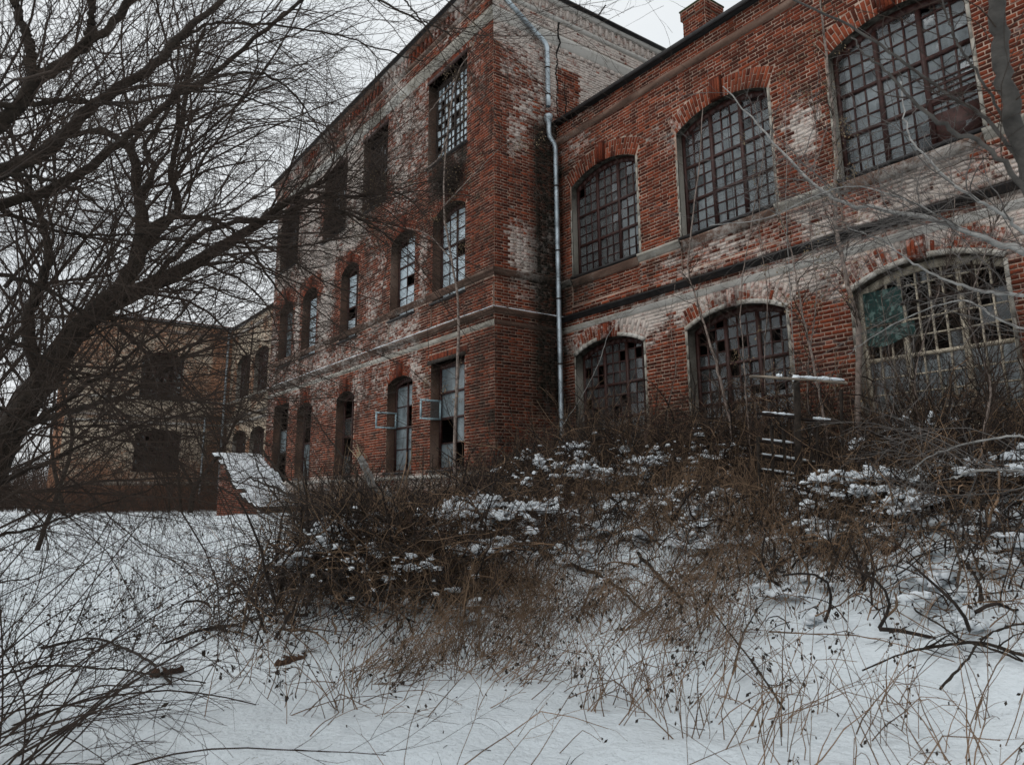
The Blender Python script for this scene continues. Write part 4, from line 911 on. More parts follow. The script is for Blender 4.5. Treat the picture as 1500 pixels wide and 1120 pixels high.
tB = [(px3([(-520, 1300, 3.2), (-420, 900, 3.1), (-330, 600, 3.1), (-260, 430, 3.2), (-200, 340, 3.3), (-180, 200, 3.3), (-150, 0, 3.3), (-120, -150, 3.3)]), 0.15, 0.06),
      (px3([(-200, 345, 3.3), (-90, 295, 3.45), (0, 252, 3.6), (60, 228, 3.7), (110, 182, 3.9), (165, 135, 4.1), (228, 95, 4.3), (270, 45, 4.5), (320, 5, 4.8), (380, -50, 5.0)]), 0.050, 0.016),
      (px3([(-210, 370, 3.3), (-100, 335, 3.6), (0, 303, 3.8), (100, 266, 4.0), (160, 222, 4.2), (195, 195, 4.4), (262, 138, 4.7), (330, 95, 5.0), (400, 35, 5.3), (470, -20, 5.6)]), 0.035, 0.012),
      (px3([(-190, 310, 3.3), (-80, 250, 3.1), (0, 185, 3.15), (52, 125, 3.2), (110, 80, 3.35), (165, 35, 3.5), (210, -30, 3.6)]), 0.042, 0.018),
      (px3([(52, 127, 3.2), (40, 60, 3.2), (20, 0, 3.2), (10, -60, 3.2)]), 0.025, 0.014),
      (px3([(118, 75, 3.35), (136, 30, 3.3), (130, -40, 3.3)]), 0.02, 0.012),
      (px3([(-180, 180, 3.3), (-60, 158, 3.1), (60, 152, 3.2), (130, 148, 3.4), (200, 160, 3.7)]), 0.02, 0.005),
      (px3([(228, 95, 4.3), (270, 55, 4.5), (320, 34, 4.7), (400, 38, 4.9), (500, 53, 5.2), (571, 76, 5.4), (620, 90, 5.6)]), 0.013, 0.004),
      (px3([(262, 138, 4.7), (310, 118, 4.7), (370, 106, 4.8), (420, 128, 5.0), (455, 170, 5.2), (480, 215, 5.4)]), 0.013, 0.004),
      (px3([(110, 150, 3.9), (200, 150, 4.2), (280, 135, 4.5), (350, 140, 4.8), (420, 165, 5.2), (480, 200, 5.6)]), 0.012, 0.003),
      (px3([(0, 305, 3.8), (70, 335, 3.9), (170, 345, 4.1), (270, 330, 4.4), (380, 290, 4.9), (450, 265, 5.3)]), 0.013, 0.003),
      (px3([(-60, 250, 3.3), (60, 260, 3.3), (130, 290, 3.4), (190, 340, 3.6), (240, 400, 3.8)]), 0.012, 0.003),
      (px3([(-280, 560, 3.1), (-120, 600, 3.3), (0, 640, 3.6), (120, 570, 4.0), (240, 480, 4.5), (300, 420, 4.8)]), 0.022, 0.004),
      (px3([(-300, 640, 3.1), (-120, 700, 3.3), (0, 705, 3.6), (150, 640, 4.1), (300, 600, 4.7), (370, 610, 5.0)]), 0.020, 0.003),
      (px3([(-340, 760, 3.1), (-100, 790, 3.4), (20, 780, 3.7), (160, 735, 4.2), (290, 690, 4.8)]), 0.016, 0.003),
      (px3([(-260, 520, 3.1), (-80, 560, 3.4), (60, 620, 3.8), (200, 625, 4.3), (330, 650, 4.9)]), 0.014, 0.003),
      (px3([(-240, 470, 3.2), (-60, 480, 3.4), (60, 520, 3.8), (160, 590, 4.3), (230, 680, 4.8)]), 0.016, 0.003),
      (px3([(-240, 440, 3.2), (-60, 400, 3.3), (60, 420, 3.6), (140, 480, 4.0), (210, 560, 4.4)]), 0.018, 0.003),
      (px3([(420, -80, 4.0), (530, -15, 4.1), (600, 24, 4.2), (640, 40, 4.25), (664, 52, 4.3)]), 0.010, 0.003),
      (px3([(560, -60, 4.0), (590, -5, 4.1), (615, 28, 4.2), (635, 54, 4.25)]), 0.009, 0.003)]
make_tree('bare_tree', 'nearest blurred bare tree whose limbs cross the upper left sky', 'tree', tB, 102,
          [(260, 0.6, 1.8, 0.007, 0.35, 1.15), (2600, 0.25, 0.8, 0.0028, 0.4, 1.1), (7500, 0.08, 0.28, 0.0018, 0.4, 1.2)], bias=RB)
def gz(x, y, d):                   # base of something standing d metres ahead at column x: put it on the ground
    q = pt(x, y, d); return np.array([q[0], q[1], float(tz(q[0], q[1])) - 0.05])
# trees further back on the left
for i, (bx, d, top, lean, sd, lab) in enumerate([(-30, 13, 250, 60, 111, 'bare tree behind the thick leaning trunk at the left edge'), (60, 17, 330, 90, 112, 'bare tree with dense fine twigs left of the pale far wing'),
                                        (95, 30, 500, -40, 113, 'small bare tree at the blind end of the pale far wing'), (-90, 9, 120, 150, 114, 'bare tree rising at the far left edge behind the near limbs')]):
    b = gz(bx, 750, d); c = d / 1077
    L = [(np.array([b, pt(bx + lean * .5, 650, d), pt(bx + lean * .35, 540, d), pt(bx + lean * 1.1, (top + 520) / 2, d), pt(bx + lean, top, d)]), 0.007 * d ** 0.75, 0.008)]
    for k in range(5):
        y0 = 620 - k * 50; x0 = bx + lean * (0.25 + 0.1 * k); sgn = 1 if k % 3 else -1
        L.append((np.array([pt(x0, y0, d), pt(x0 + 50 * sgn, y0 - 60, d * 1.0), pt(x0 + 100 * sgn, y0 - 140, d * 0.98), pt(x0 + 120 * sgn, y0 - 230, d * .97)]), 0.005 * d ** .75, 0.004))
    make_tree('bare_tree', lab, 'tree', L, sd, [(55, 60 * c, 190 * c, 0.014, 0.3, 0.9), (600, 25 * c, 75 * c, 0.006, 0.3, 1.0), (1800, 8 * c, 30 * c, 0.0035, 0.4, 1.1)], grav=0.0)
# two small trees close to the far wing
make_tree('young_tree', 'young forked tree with dark trunk standing before the far wing beside its downpipes', 'tree',
          [(np.array([gz(278, 755, 33), pt(286, 714, 33), pt(311, 679, 33), pt(332, 646, 33), pt(350, 600, 33), pt(365, 530, 33), pt(372, 470, 33)]), 0.13, 0.02), (px3([(285, 716, 33), (264, 679, 33), (250, 657, 33), (238, 600, 33), (215, 540, 33)]), 0.07, 0.015)],
          121, [(50, 1.0, 3.5, 0.03, 0.4, 1.0), (400, 0.5, 1.6, 0.012, 0.4, 1.1)], grav=0.02)
make_tree('young_tree', 'slim double-stemmed young tree just left of the forked one before the far wing', 'tree',
          [(np.array([gz(265, 755, 34), pt(262, 700, 34), pt(258, 640, 34), pt(262, 560, 34)]), 0.08, 0.015), (np.array([gz(248, 752, 34), pt(246, 700, 34), pt(230, 650, 34), pt(225, 590, 34)]), 0.05, 0.01)],
          122, [(40, 0.8, 2.8, 0.02, 0.4, 1.0), (300, 0.4, 1.3, 0.01, 0.4, 1.1)], grav=0.02)
# ------------------------------------------------------------------ trees at the right
tR = [(np.array([gz(1800, 900, 2.6), pt(1720, 800, 2.6), pt(1620, 560, 2.6), pt(1550, 380, 2.6), pt(1510, 250, 2.6), pt(1484, 165, 2.6), pt(1468, 90, 2.6), pt(1462, 20, 2.6), pt(1456, -80, 2.6)]), 0.042, 0.024),
      (px3([(1556, 400, 2.6), (1500, 252, 2.65), (1469, 204, 2.7), (1437, 168, 2.75), (1394, 143, 2.8), (1351, 111, 2.85), (1301, 75, 2.9), (1240, 36, 3.0), (1162, 0, 3.1), (1080, -40, 3.2)]), 0.0085, 0.004),
      (px3([(1500, 232, 2.7), (1440, 120, 2.7), (1400, 60, 2.75), (1380, 0, 2.8)]), 0.006, 0.003),
      (px3([(1560, 420, 2.6), (1535, 330, 2.5), (1500, 279, 2.5), (1466, 232, 2.55), (1423, 204, 2.6), (1376, 182, 2.6), (1344, 154, 2.65), (1323, 129, 2.7), (1294, 100, 2.75), (1266, 80, 2.8), (1248, 54, 2.85)]), 0.013, 0.003)]
make_tree('near_tree', 'smooth dark trunk curving down the right edge close to the camera', 'tree', tR, 131,
          [(40, 0.2, 0.7, 0.003, 0.4, 1.1), (160, 0.06, 0.25, 0.0014, 0.4, 1.1)], trunk_mat=mat('smooth_dark_bark', (0.062, 0.056, 0.05), 0.85, var=0.5, vscale=14, bump=0.5))
tG = [(np.array([gz(1900, 900, 3.6), pt(1800, 750, 3.6), pt(1680, 520, 3.6), pt(1600, 420, 3.6), pt(1500, 371, 3.7), pt(1455, 354, 3.8), pt(1401, 334, 3.9), pt(1330, 314, 4.1), pt(1273, 305, 4.3), pt(1223, 290, 4.5), pt(1176, 254, 4.7), pt(1134, 207, 4.9), pt(1100, 172, 5.1), pt(1058, 125, 5.3)]), 0.026, 0.004),
      (px3([(1600, 420, 3.6), (1500, 343, 3.7), (1476, 318, 3.7), (1437, 296, 3.7), (1390, 264, 3.8), (1344, 218, 3.9), (1326, 179, 4.0), (1318, 120, 4.1)]), 0.012, 0.003),
      (px3([(1640, 460, 3.6), (1500, 434, 3.7), (1437, 426, 3.8), (1383, 409, 3.9), (1330, 380, 4.0), (1290, 350, 4.1), (1240, 335, 4.2)]), 0.012, 0.002),
      (px3([(1640, 470, 3.6), (1540, 490, 3.8), (1470, 470, 4.0), (1400, 440, 4.2), (1300, 480, 4.5), (1240, 520, 4.7)]), 0.009, 0.002),
      (px3([(1455, 354, 3.8), (1400, 330, 3.9), (1320, 290, 4.0), (1230, 275, 4.2), (1120, 320, 4.5), (1040, 330, 4.7)]), 0.006, 0.002),
      (px3([(1700, 600, 3.6), (1560, 640, 3.8), (1470, 640, 4.0), (1380, 660, 4.3), (1330, 690, 4.5)]), 0.009, 0.003),
      (px3([(1720, 660, 3.6), (1560, 700, 3.9), (1480, 688, 4.1), (1430, 690, 4.3), (1390, 700, 4.4)]), 0.012, 0.004)]
make_tree('near_tree', 'pale grey branching tree reaching in from the right across the arched windows', 'tree', tG, 132,
          [(110, 0.3, 1.3, 0.004, 0.4, 1.1), (650, 0.1, 0.5, 0.002, 0.4, 1.1), (900, 0.05, 0.18, 0.0013, 0.4, 1.1)], trunk_mat=GREYB, bias=-RT * 0.3, twmat=mat('pale_twig', (0.11, 0.098, 0.09), 0.9, var=0.5, vscale=6, bump=0))
def sapling(pts, Yw, r0, label, seed, n=(30, 140), col=None, nseed=0, L=0.8):
    p = np.array([py_(x, y, Yw) for x, y in pts]); b = p[0].copy(); b[2] = float(tz(b[0], b[1])) - 0.05
    if b[2] < p[0][2] - 0.05: p = np.vstack([b, p])
    return make_tree('sapling', label, 'sapling', [(p, r0, r0 * 0.3)], seed, [(int(n[0] * 1.4), 0.3 * L, 1.6 * L, 0.008, 0.25, 0.8), (int(n[1] * 1.8), 0.15 * L, 0.7 * L, 0.0045, 0.3, 1.0)], trunk_mat=col or SAPB, nseed=nseed, grav=0.03, group='saplings growing along the wall')
sapling([(1168, 650), (1163, 520), (1156, 400), (1152, 310), (1152, 230), (1150, 120)], 10.2, 0.012, 'straight whitish sapling rising past the pier right of the second upper arched window', 141, (10, 30), GREYB)
sapling([(1257, 610), (1258, 498), (1251, 451), (1233, 380), (1222, 300), (1226, 220), (1212, 100), (1200, -20)], 10.3, 0.052, 'thickest brown sapling, left of the cream window and its green cloth', 142, (45, 260), None, 700)
sapling([(1075, 655), (1057, 566), (1039, 498), (1014, 419), (1008, 380), (1022, 260), (1030, 160)], 10.0, 0.030, 'leaning grey-brown sapling crossing the left part of the second lower arched window', 143, (35, 150))
sapling([(1208, 620), (1191, 530), (1173, 448), (1162, 380), (1140, 300), (1130, 200)], 10.0, 0.026, 'leaning sapling in front of the pier behind the snowy wooden rails', 144, (35, 160), None, 250)
sapling([(1100, 660), (1092, 560), (1085, 440), (1100, 330), (1120, 220)], 9.8, 0.018, 'thin upright sapling before the middle of the second lower arched window', 145, (30, 140), None, 120)
sapling([(821, 640), (850, 585), (878, 530), (893, 487), (925, 455), (975, 430)], 10.6, 0.014, 'thin pale sapling bent to the right across the first lower arched window', 146, (10, 40), GREYB)
sapling([(1350, 640), (1340, 560), (1360, 470), (1390, 380), (1400, 280)], 9.2, 0.016, 'dark thorny sapling in front of the middle of the cream window', 147, (60, 400))
sapling([(1440, 650), (1450, 560), (1420, 470), (1440, 380), (1470, 300)], 8.6, 0.018, 'dark thorny sapling in front of the right part of the cream window', 148, (60, 400))
sapling([(1300, 640), (1310, 580), (1300, 500), (1290, 430)], 9.4, 0.010, 'short dark sapling in front of the left lights of the cream window', 149, (30, 160))
sapling([(1128, 640), (1120, 540), (1124, 430), (1112, 330), (1118, 230), (1105, 150)], 10.4, 0.014, 'slim dark sapling beside the wooden railing, left of its rail end', 152, (26, 130))
sapling([(1188, 640), (1184, 540), (1196, 430), (1186, 320), (1196, 210), (1188, 130)], 10.2, 0.016, 'slim sapling with forked top on the pier between the second and third upper windows', 153, (30, 160), None, 160)
sapling([(985, 660), (978, 600), (990, 540), (982, 470), (992, 400)], 10.6, 0.012, 'short thin sapling on the pier right of the first lower arched window', 154, (24, 110))
# slender maple hung with seeds, growing up the front of the tall block
mp_ = [(672, 760, 8.6), (666, 650, 8.9), (672, 464, 9.1), (662, 380, 9.0), (650, 300, 8.9), (655, 200, 8.9), (668, 115, 8.9), (690, 75, 8.9), (705, 30, 8.9)]
P_ = np.array([py_(*q) for q in mp_]); P_[0][2] = float(tz(P_[0][0], P_[0][1])) - .05
l2 = [np.array([py_(*q) for q in L_]) for L_ in ([(655, 200, 8.9), (640, 235, 8.8), (600, 262, 8.7), (560, 285, 8.6), (520, 300, 8.5)], [(668, 115, 8.9), (640, 150, 8.9), (610, 190, 8.8), (585, 230, 8.8)], [(652, 300, 8.9), (690, 260, 9.0), (735, 215, 9.1), (770, 195, 9.2)], [(662, 380, 9), (620, 340, 8.9), (560, 330, 8.8), (500, 320, 8.7)])]
make_tree('maple_tree', 'slender ash-leaved maple hung with brown seeds against the corner windows of the tall block', 'tree', [(P_, 0.045, 0.008)] + [(q, 0.02, 0.004) for q in l2], 151,
          [(70, 0.5, 1.6, 0.01, 0.4, 1.0), (500, 0.2, 0.7, 0.004, 0.4, 1.1)], trunk_mat=SAPB, nseed=2600)
# dead creeper hanging in clumps from the top-floor windows
for k, (x, y, sx, sz, lab) in enumerate([(655, 262, 0.5, 0.28, 'dark clump of dead creeper under the sill of the top window nearest the corner'), (548, 262, 0.55, 0.6, 'dead creeper filling the foot of the second top-floor window'), (490, 325, 0.9, 0.35, 'dead creeper clump under the third top-floor window'), (420, 345, 0.8, 0.8, 'dead creeper over the top-floor window farthest from the corner')]):
    c = py_(x, y, 9.68); n = 520
    O = c + rng.normal(size=(n, 3)) * [sx * .6, 0.06, sz * .6]; D = rng.normal(size=(n, 3)) * [1, 0.25, 1]
    P = grow(rng, O, D, rng.uniform(0.2, 0.7, n), 6, 0.35, -0.05); P[..., 1] = np.minimum(P[..., 1], 9.84)
    e = empty('dead_creeper', c, lab, 'creeper', 'dead creeper on the top-floor windows')
    to_mesh('vines', [(P, taper(np.full(n, 0.006), np.full(n, 0.003), 6), 3)], BRUSH, e, kind='stuff', smooth=False)
    O = c + rng.normal(size=(500, 3)) * [sx * .6, 0.05, sz * .6]; O[:, 1] = np.minimum(O[:, 1], 9.8); V, Q = leafquads(rng, O, 0.09); mk('withered_leaves', V, Q, LEAFD, e, kind='stuff')

# ------------------------------------------------------------------ brush, stalks and snow lumps
zones = [(-8.9, 4.2, 1.2, 1.1, 1.5, 2300), (-10.0, 6.0, 1.9, 1.3, 1.25, 2200), (-12.3, 8.3, 2.2, 1.1, 1.8, 2300), (-11.4, 10.2, 1.9, 1.0, 2.3, 2800), (-9.0, 10.2, 1.8, 0.9, 1.75, 2400), (-7.0, 10.6, 1.8, 0.9, 1.55, 2300), (-4.4, 10.4, 2.0, 0.9, 1.35, 2200),
         (-1.8, 9.8, 1.9, 1.0, 1.2, 1500), (-7.5, 7.8, 2.2, 0.9, 0.45, 1000), (-4.9, 7.6, 1.8, 0.9, 0.42, 800), (-2.5, 7.4, 1.5, 1.0, 0.5, 700), (-4.0, 8.4, 1.2, 0.6, 0.9, 1000), (-19.5, 8.7, 4.5, 0.6, 1.5, 2200), (-16.5, 7.6, 2.5, 0.9, 1.3, 1500)]
Ps = []; Rs = []; tops = []
for (cx, cy, rx, ry, h, n) in zones:
    O = np.stack([cx + np.clip(rng.normal(size=n), -2, 2) * rx * .75, cy + np.clip(rng.normal(size=n), -2, 2) * ry * .75, np.zeros(n)], 1)
    O[:, 1] = np.where(O[:, 0] > SX, np.minimum(O[:, 1], 11.7), np.minimum(O[:, 1], 9.6))
    env = np.exp(-((O[:, 0] - cx) / (1.7 * rx)) ** 2 - ((O[:, 1] - cy) / (1.7 * ry)) ** 2)
    hh = h * env * (0.55 + 0.7 * vn(O[:, 0], O[:, 1], 0.8, 5)); O[:, 2] = tz(O[:, 0], O[:, 1]) + hh * rng.random(n) ** 1.3 * 0.85
    sp_ = (rng.random(n) < 0.3)[:, None]; D = rng.normal(size=(n, 3)) * [1, 1, 0.5] * (1 - 0.6 * sp_) + [0.1, -0.1, 0.9] + sp_ * [0.2, 0, 0.8]
    P = grow(rng, O, D, rng.uniform(0.3, 1.15, n) * (0.55 + 0.4 * h), 7, 0.20, -0.10)
    P[..., 2] = np.maximum(P[..., 2], tz(P[..., 0], P[..., 1]) - 0.03); P[..., 1] = np.where(P[..., 0] > SX, np.minimum(P[..., 1], 11.9), np.minimum(P[..., 1], 9.8))
    r = rng.uniform(0.0026, 0.0068, n) * (1 + 1.6 * (rng.random(n) < 0.08)); Ps.append(P); Rs.append(taper(r, r * 0.5, 7)); tops.append(np.stack([O[:, 0], O[:, 1], tz(O[:, 0], O[:, 1]) + hh * 0.8], 1))
P = np.concatenate(Ps); R = np.concatenate(Rs)
h_ = P[:, 0, 0] > -1e9; dark = rng.random(len(P)) < 0.62
V, Q = tubes(P[dark], R[dark] * 1.25, 3); tag(mk('dry_brush', V, Q, BRUSH), 'tangled dark brown brush heaped along the foot of the walls', 'brush', kind='stuff')
V, Q = tubes(P[~dark], R[~dark], 3); tag(mk('dry_vines', V, Q, STALK), 'tan dead vines tangled through the dark brush', 'brush', kind='stuff')
# long upright and leaning stems rising out of the brush in front of the walls
n = 620; O = np.stack([rng.uniform(-14, -0.5, n), rng.uniform(8.6, 11.4, n), np.zeros(n)], 1)
k_ = rng.random(n) < 0.35; O[k_, 0] = rng.uniform(-11.5, -7.6, k_.sum()); O[k_, 1] = rng.uniform(3.6, 7.0, k_.sum()); O[:, 2] = tz(O[:, 0], O[:, 1])
P = grow(rng, O, rng.normal(size=(n, 3)) * [.45, .25, .1] + [0.1, 0, 1], rng.uniform(0.9, 2.7, n) * np.where(k_, 0.65, 1), 9, 0.10, -0.03); R = taper(rng.uniform(.004, .0095, n), np.full(n, .0022), 9)
parts_ = [(P, R, 4)]; O, D, r_, t, ln = kids(rng, P, R, n * 5, .25, (.3, .9)); P2_ = grow(rng, O, D, rng.uniform(.15, .7, n * 5), 5, .12, 0); parts_.append((P2_, taper(np.maximum(r_ * .55, .002), np.full(n * 5, .0014), 5), 3))
tag(to_mesh('upright_stems', parts_, mat('brown_stem', (0.075, 0.047, 0.034), .9, var=.7, vscale=2.5, bump=0), None, kind='stuff', smooth=False), 'long bare brown stems rising from the brush before the lower windows', 'brush')
# withered leaves caught in the brush
T_ = np.concatenate(tops); T_ = T_[rng.choice(len(T_), 9000)] + rng.normal(size=(9000, 3)) * [0.1, 0.1, 0.15]; T_[:, 2] -= rng.random(9000) * 0.5
V, Q = leafquads(rng, T_, rng.uniform(0.02, 0.06, 9000)); tag(mk('brush_leaves', V, Q, LEAFD), 'withered leaves caught in the brush', 'dead leaves', kind='stuff')
# tall dry stalks standing and leaning in the snow
n = 4600
O = np.stack([rng.uniform(-9.8, -1.5, n * 3), rng.uniform(2.0, 8.6, n * 3), np.zeros(n * 3)], 1)
wgt = (0.1 + ss(vn(O[:, 0], O[:, 1], 0.8, 71), 0.35, 0.75)) * (0.8 + 0.3 * ss(O[:, 1] + (O[:, 0] + 6) * -0.25, 3.0, 6.0)) * ss(O[:, 0] * 0.55 + O[:, 1] * 1.0, -3.4, -0.6) * (1 - 0.8 * ss(O[:, 0] - 0.35 * O[:, 1], -7.2, -5.2))
O = O[rng.random(n * 3) < wgt][:n]; n = len(O); O[:, 2] = tz(O[:, 0], O[:, 1]) - 0.02
cl_ = np.stack([vn(O[:, 0], O[:, 1], 0.5, 55), vn(O[:, 0], O[:, 1], 0.5, 56), 0 * O[:, 0]], 1) - [0.5, 0.5, 0]; lean = RT * 0.35 + cl_ * 1.5 + np.array([0, 0, 0.9]); D = lean + rng.normal(size=(n, 3)) * [0.35, 0.35, 0.2]; L = rng.uniform(0.25, 1.05, n)
P1 = grow(rng, O, D, L, 6, 0.09, -0.05); bent = rng.random(n) < 0.3; P1[bent, 3:, 2] -= (np.arange(3) * 0.5)[None] * (L[bent] * 0.25)[:, None]; r = rng.uniform(0.0022, 0.0052, n)
O2, D2, r2, t2, l2_ = kids(rng, P1, taper(r, r * .5, 6), n * 2, 0.3, (0.3, 0.8)); P2 = grow(rng, O2, D2, rng.uniform(0.05, 0.22, n * 2), 4, 0.15, -0.1)
V1, Q1 = tubes(P1, taper(r, r * 0.5, 6), 3); V2, Q2 = tubes(P2, taper(r2 * .6, r2 * .35, 4), 3)
tag(mk('dry_stalks', np.concatenate([V1, V2]), np.concatenate([Q1, Q2 + len(V1)]), STALK), 'tan dry stalks standing out of the snow', 'dry grass', kind='stuff')
V, Q = leafquads(rng, P2[:, -1] + 0, rng.uniform(0.012, 0.035, len(P2)), 1.0); tag(mk('seed_heads', V, Q, LEAFD), 'withered seed heads on the dry stalks', 'dry grass', kind='stuff')
# stubble and bark litter on the nearest snow
n = 4200; O = np.stack([rng.uniform(-10, -0.8, n), rng.uniform(0.6, 8.0, n), np.zeros(n)], 1); O = O[rng.random(n) < ss(vn(O[:, 0], O[:, 1], 0.7, 131), 0.55, 0.9) * ss(vn(O[:, 0], O[:, 1], 0.12, 133), 0.3, 0.8)]; n = len(O); O[:, 2] = tz(O[:, 0], O[:, 1]) + 0.004
fl = rng.random(n) < 0.7; D = rng.normal(size=(n, 3)) * [1, 1, 0.06]; D[~fl] = rng.normal(size=((~fl).sum(), 3)) * [.5, .5, .1] + [0, 0, 1]
P = grow(rng, O, D, np.where(fl, rng.uniform(0.03, 0.22, n), rng.uniform(0.04, 0.2, n)), 4, 0.18, 0); P[fl, :, 2] = tz(P[fl, :, 0], P[fl, :, 1]) + 0.004
V, Q = tubes(P, taper(rng.uniform(0.0012, 0.004, n), np.full(n, 0.001), 4), 3); tag(mk('snow_litter', V, Q, BRUSH), 'small broken twigs and stubble scattered on the near snow', 'twigs', kind='stuff')
# short weeds poking through the far snow
n = 6500; O = np.stack([rng.uniform(-33, -6, n), rng.uniform(0.5, 8.2, n), np.zeros(n)], 1)
O = O[rng.random(n) < 0.15 + 0.85 * ss(vn(O[:, 0], O[:, 1], 1.8, 91), 0.45, 0.7)]; n = len(O); O[:, 2] = tz(O[:, 0], O[:, 1]) - 0.02
P = grow(rng, O, rng.normal(size=(n, 3)) * [.5, .5, .1] + [0, 0, 1], rng.uniform(0.08, 0.45, n), 4, 0.12, -0.05); r = rng.uniform(0.002, 0.0045, n)
V1, Q1 = tubes(P, taper(r, r * .6, 4), 3); V2, Q2 = leafquads(rng, P[:, rng.integers(1, 4)].repeat(2, 0) + rng.normal(size=(2 * n, 3)) * 0.02, rng.uniform(0.02, 0.07, 2 * n))
tag(mk('low_weeds', np.concatenate([V1, V2]), np.concatenate([Q1, Q2 + len(V1)]), LEAFD), 'low withered weeds scattered over the snow at the left', 'weeds', kind='stuff')
# bare woodland closing the view at the far left
n = 5200; O = np.stack([rng.uniform(-75, -47, n), rng.uniform(-16, 6.5, n), np.zeros(n)], 1); O = O[~((O[:, 0] > -52) & (O[:, 1] > 2.8))]; n = len(O); O[:, 2] = tz(O[:, 0], O[:, 1]) - .05
hh = rng.uniform(1.0, 3.2, n) * (1 + 1.6 * (rng.random(n) < .12)); P = grow(rng, O, rng.normal(size=(n, 3)) * [.25, .25, .05] + [0, 0, 1], hh, 7, .08, 0); R = taper(0.008 + 0.006 * hh * rng.random(n), np.full(n, .004), 7)
O, D, r_, t, ln = kids(rng, P, R, n * 3, .25, (.3, .9)); P2_ = grow(rng, O, D, rng.uniform(.4, 1.4, n * 3), 4, .12, .03)
tag(to_mesh('bare_woodland', [(P, R, 3), (P2_, taper(np.maximum(r_ * .6, .004), np.full(n * 3, .003), 4), 3)], mat('woodland_brown', (0.06, 0.042, 0.033), .9, var=.5, vscale=.6, bump=0), None, kind='stuff', smooth=False), 'grey-brown bare woodland closing the view beyond the far wing', 'wood')
# undergrowth by the far wing
n = 2200; O = np.stack([rng.uniform(-44, -37.5, n), rng.uniform(2.5, 11.8, n), np.zeros(n)], 1); O[:, 2] = tz(O[:, 0], O[:, 1])
P = grow(rng, O, rng.normal(size=(n, 3)) * [.35, .35, .1] + [0, 0, 1], rng.uniform(0.5, 2.4, n) * (0.5 + vn(O[:, 0], O[:, 1], 2, 4)), 6, 0.1, 0); r = rng.uniform(0.005, 0.011, n)
V, Q = tubes(P, taper(r, r * .5, 6), 3); tag(mk('thicket', V, Q, mat('reddish_brush', (0.10, 0.055, 0.038), .9, var=.5, vscale=1.5, bump=0)), 'brown bare thicket at the foot of the pale far wing', 'brush', kind='stuff')
# snow lumps lying on the brush
def lumps(O, s, flat=0.5):
    n = len(O); a = np.linspace(0, 2 * np.pi, 8, endpoint=False); b = np.linspace(-0.5, np.pi / 2, 5)
    A, B = np.meshgrid(a, b, indexing='ij'); U = np.stack([np.cos(A) * np.cos(B), np.sin(A) * np.cos(B), np.sin(B)], -1)
    nz_ = 1 + 0.28 * rng.normal(size=(n, 8, 5)) * (B < 1.4)
    sc3 = s[:, None] * np.stack([rng.uniform(0.5, 1.6, n), rng.uniform(0.5, 1.3, n), rng.uniform(0.35, 0.9, n) * flat * 2], 1)
    th = rng.uniform(0, np.pi, n); W_ = U[None] * nz_[..., None] * sc3[:, None, None, :]
    x = W_[..., 0] * np.cos(th)[:, None, None] - W_[..., 1] * np.sin(th)[:, None, None]; y = W_[..., 0] * np.sin(th)[:, None, None] + W_[..., 1] * np.cos(th)[:, None, None]
    V = np.stack([x, y, W_[..., 2]], -1) + O[:, None, None, :]
    i = np.arange(n * 40).reshape(n, 8, 5); j = np.roll(i, -1, 1)
    return V.reshape(-1, 3), np.stack([i[:, :, :-1], j[:, :, :-1], j[:, :, 1:], i[:, :, 1:]], -1).reshape(-1, 4)
T_ = np.concatenate(tops); k = rng.choice(len(T_), 6000); T_ = T_[k]; T_ = T_[(ss(vn(T_[:, 0], T_[:, 1], 0.7, 44), 0.4, 0.75) * ss(T_[:, 0], -17, -8) + 0.12 * (T_[:, 0] < -8)) > rng.random(len(T_)) * 1.0][:1100]
T_ = T_[T_[:, 1] < 10.3]; T_ = T_.repeat(2, 0) + rng.normal(size=(len(T_) * 2, 3)) * [.05, .05, .02]; T_[:, 2] -= rng.random(len(T_)) * 0.3
A_ = np.concatenate(tops); A_ = A_[(A_[:, 0] > -10.5) & (A_[:, 1] > 5.0) & (A_[:, 1] < 9.2)]; A_ = A_[rng.choice(len(A_), 170)]; A_ = np.vstack([A_, T_[rng.choice(len(T_), 60)]])
th_ = rng.uniform(0, np.pi, len(A_)); kk = rng.integers(0, len(A_), 5200); ra = rng.normal(size=5200) * 0.15; rb = rng.normal(size=5200) * 0.06; A_[:, 2] -= 0.12
A_ = A_[kk] + np.stack([ra * np.cos(th_[kk]) - rb * np.sin(th_[kk]), ra * np.sin(th_[kk]) + rb * np.cos(th_[kk]), rng.normal(size=5200) * 0.025], 1)
T_ = np.vstack([T_, A_])
V, Q = lumps(T_, 0.012 + 0.06 * rng.random(len(T_)) ** 2); tag(mk('snow_lumps', V, Q, SNOWC, smooth=True), 'small lumps of snow caught on the brush', 'snow', kind='stuff')

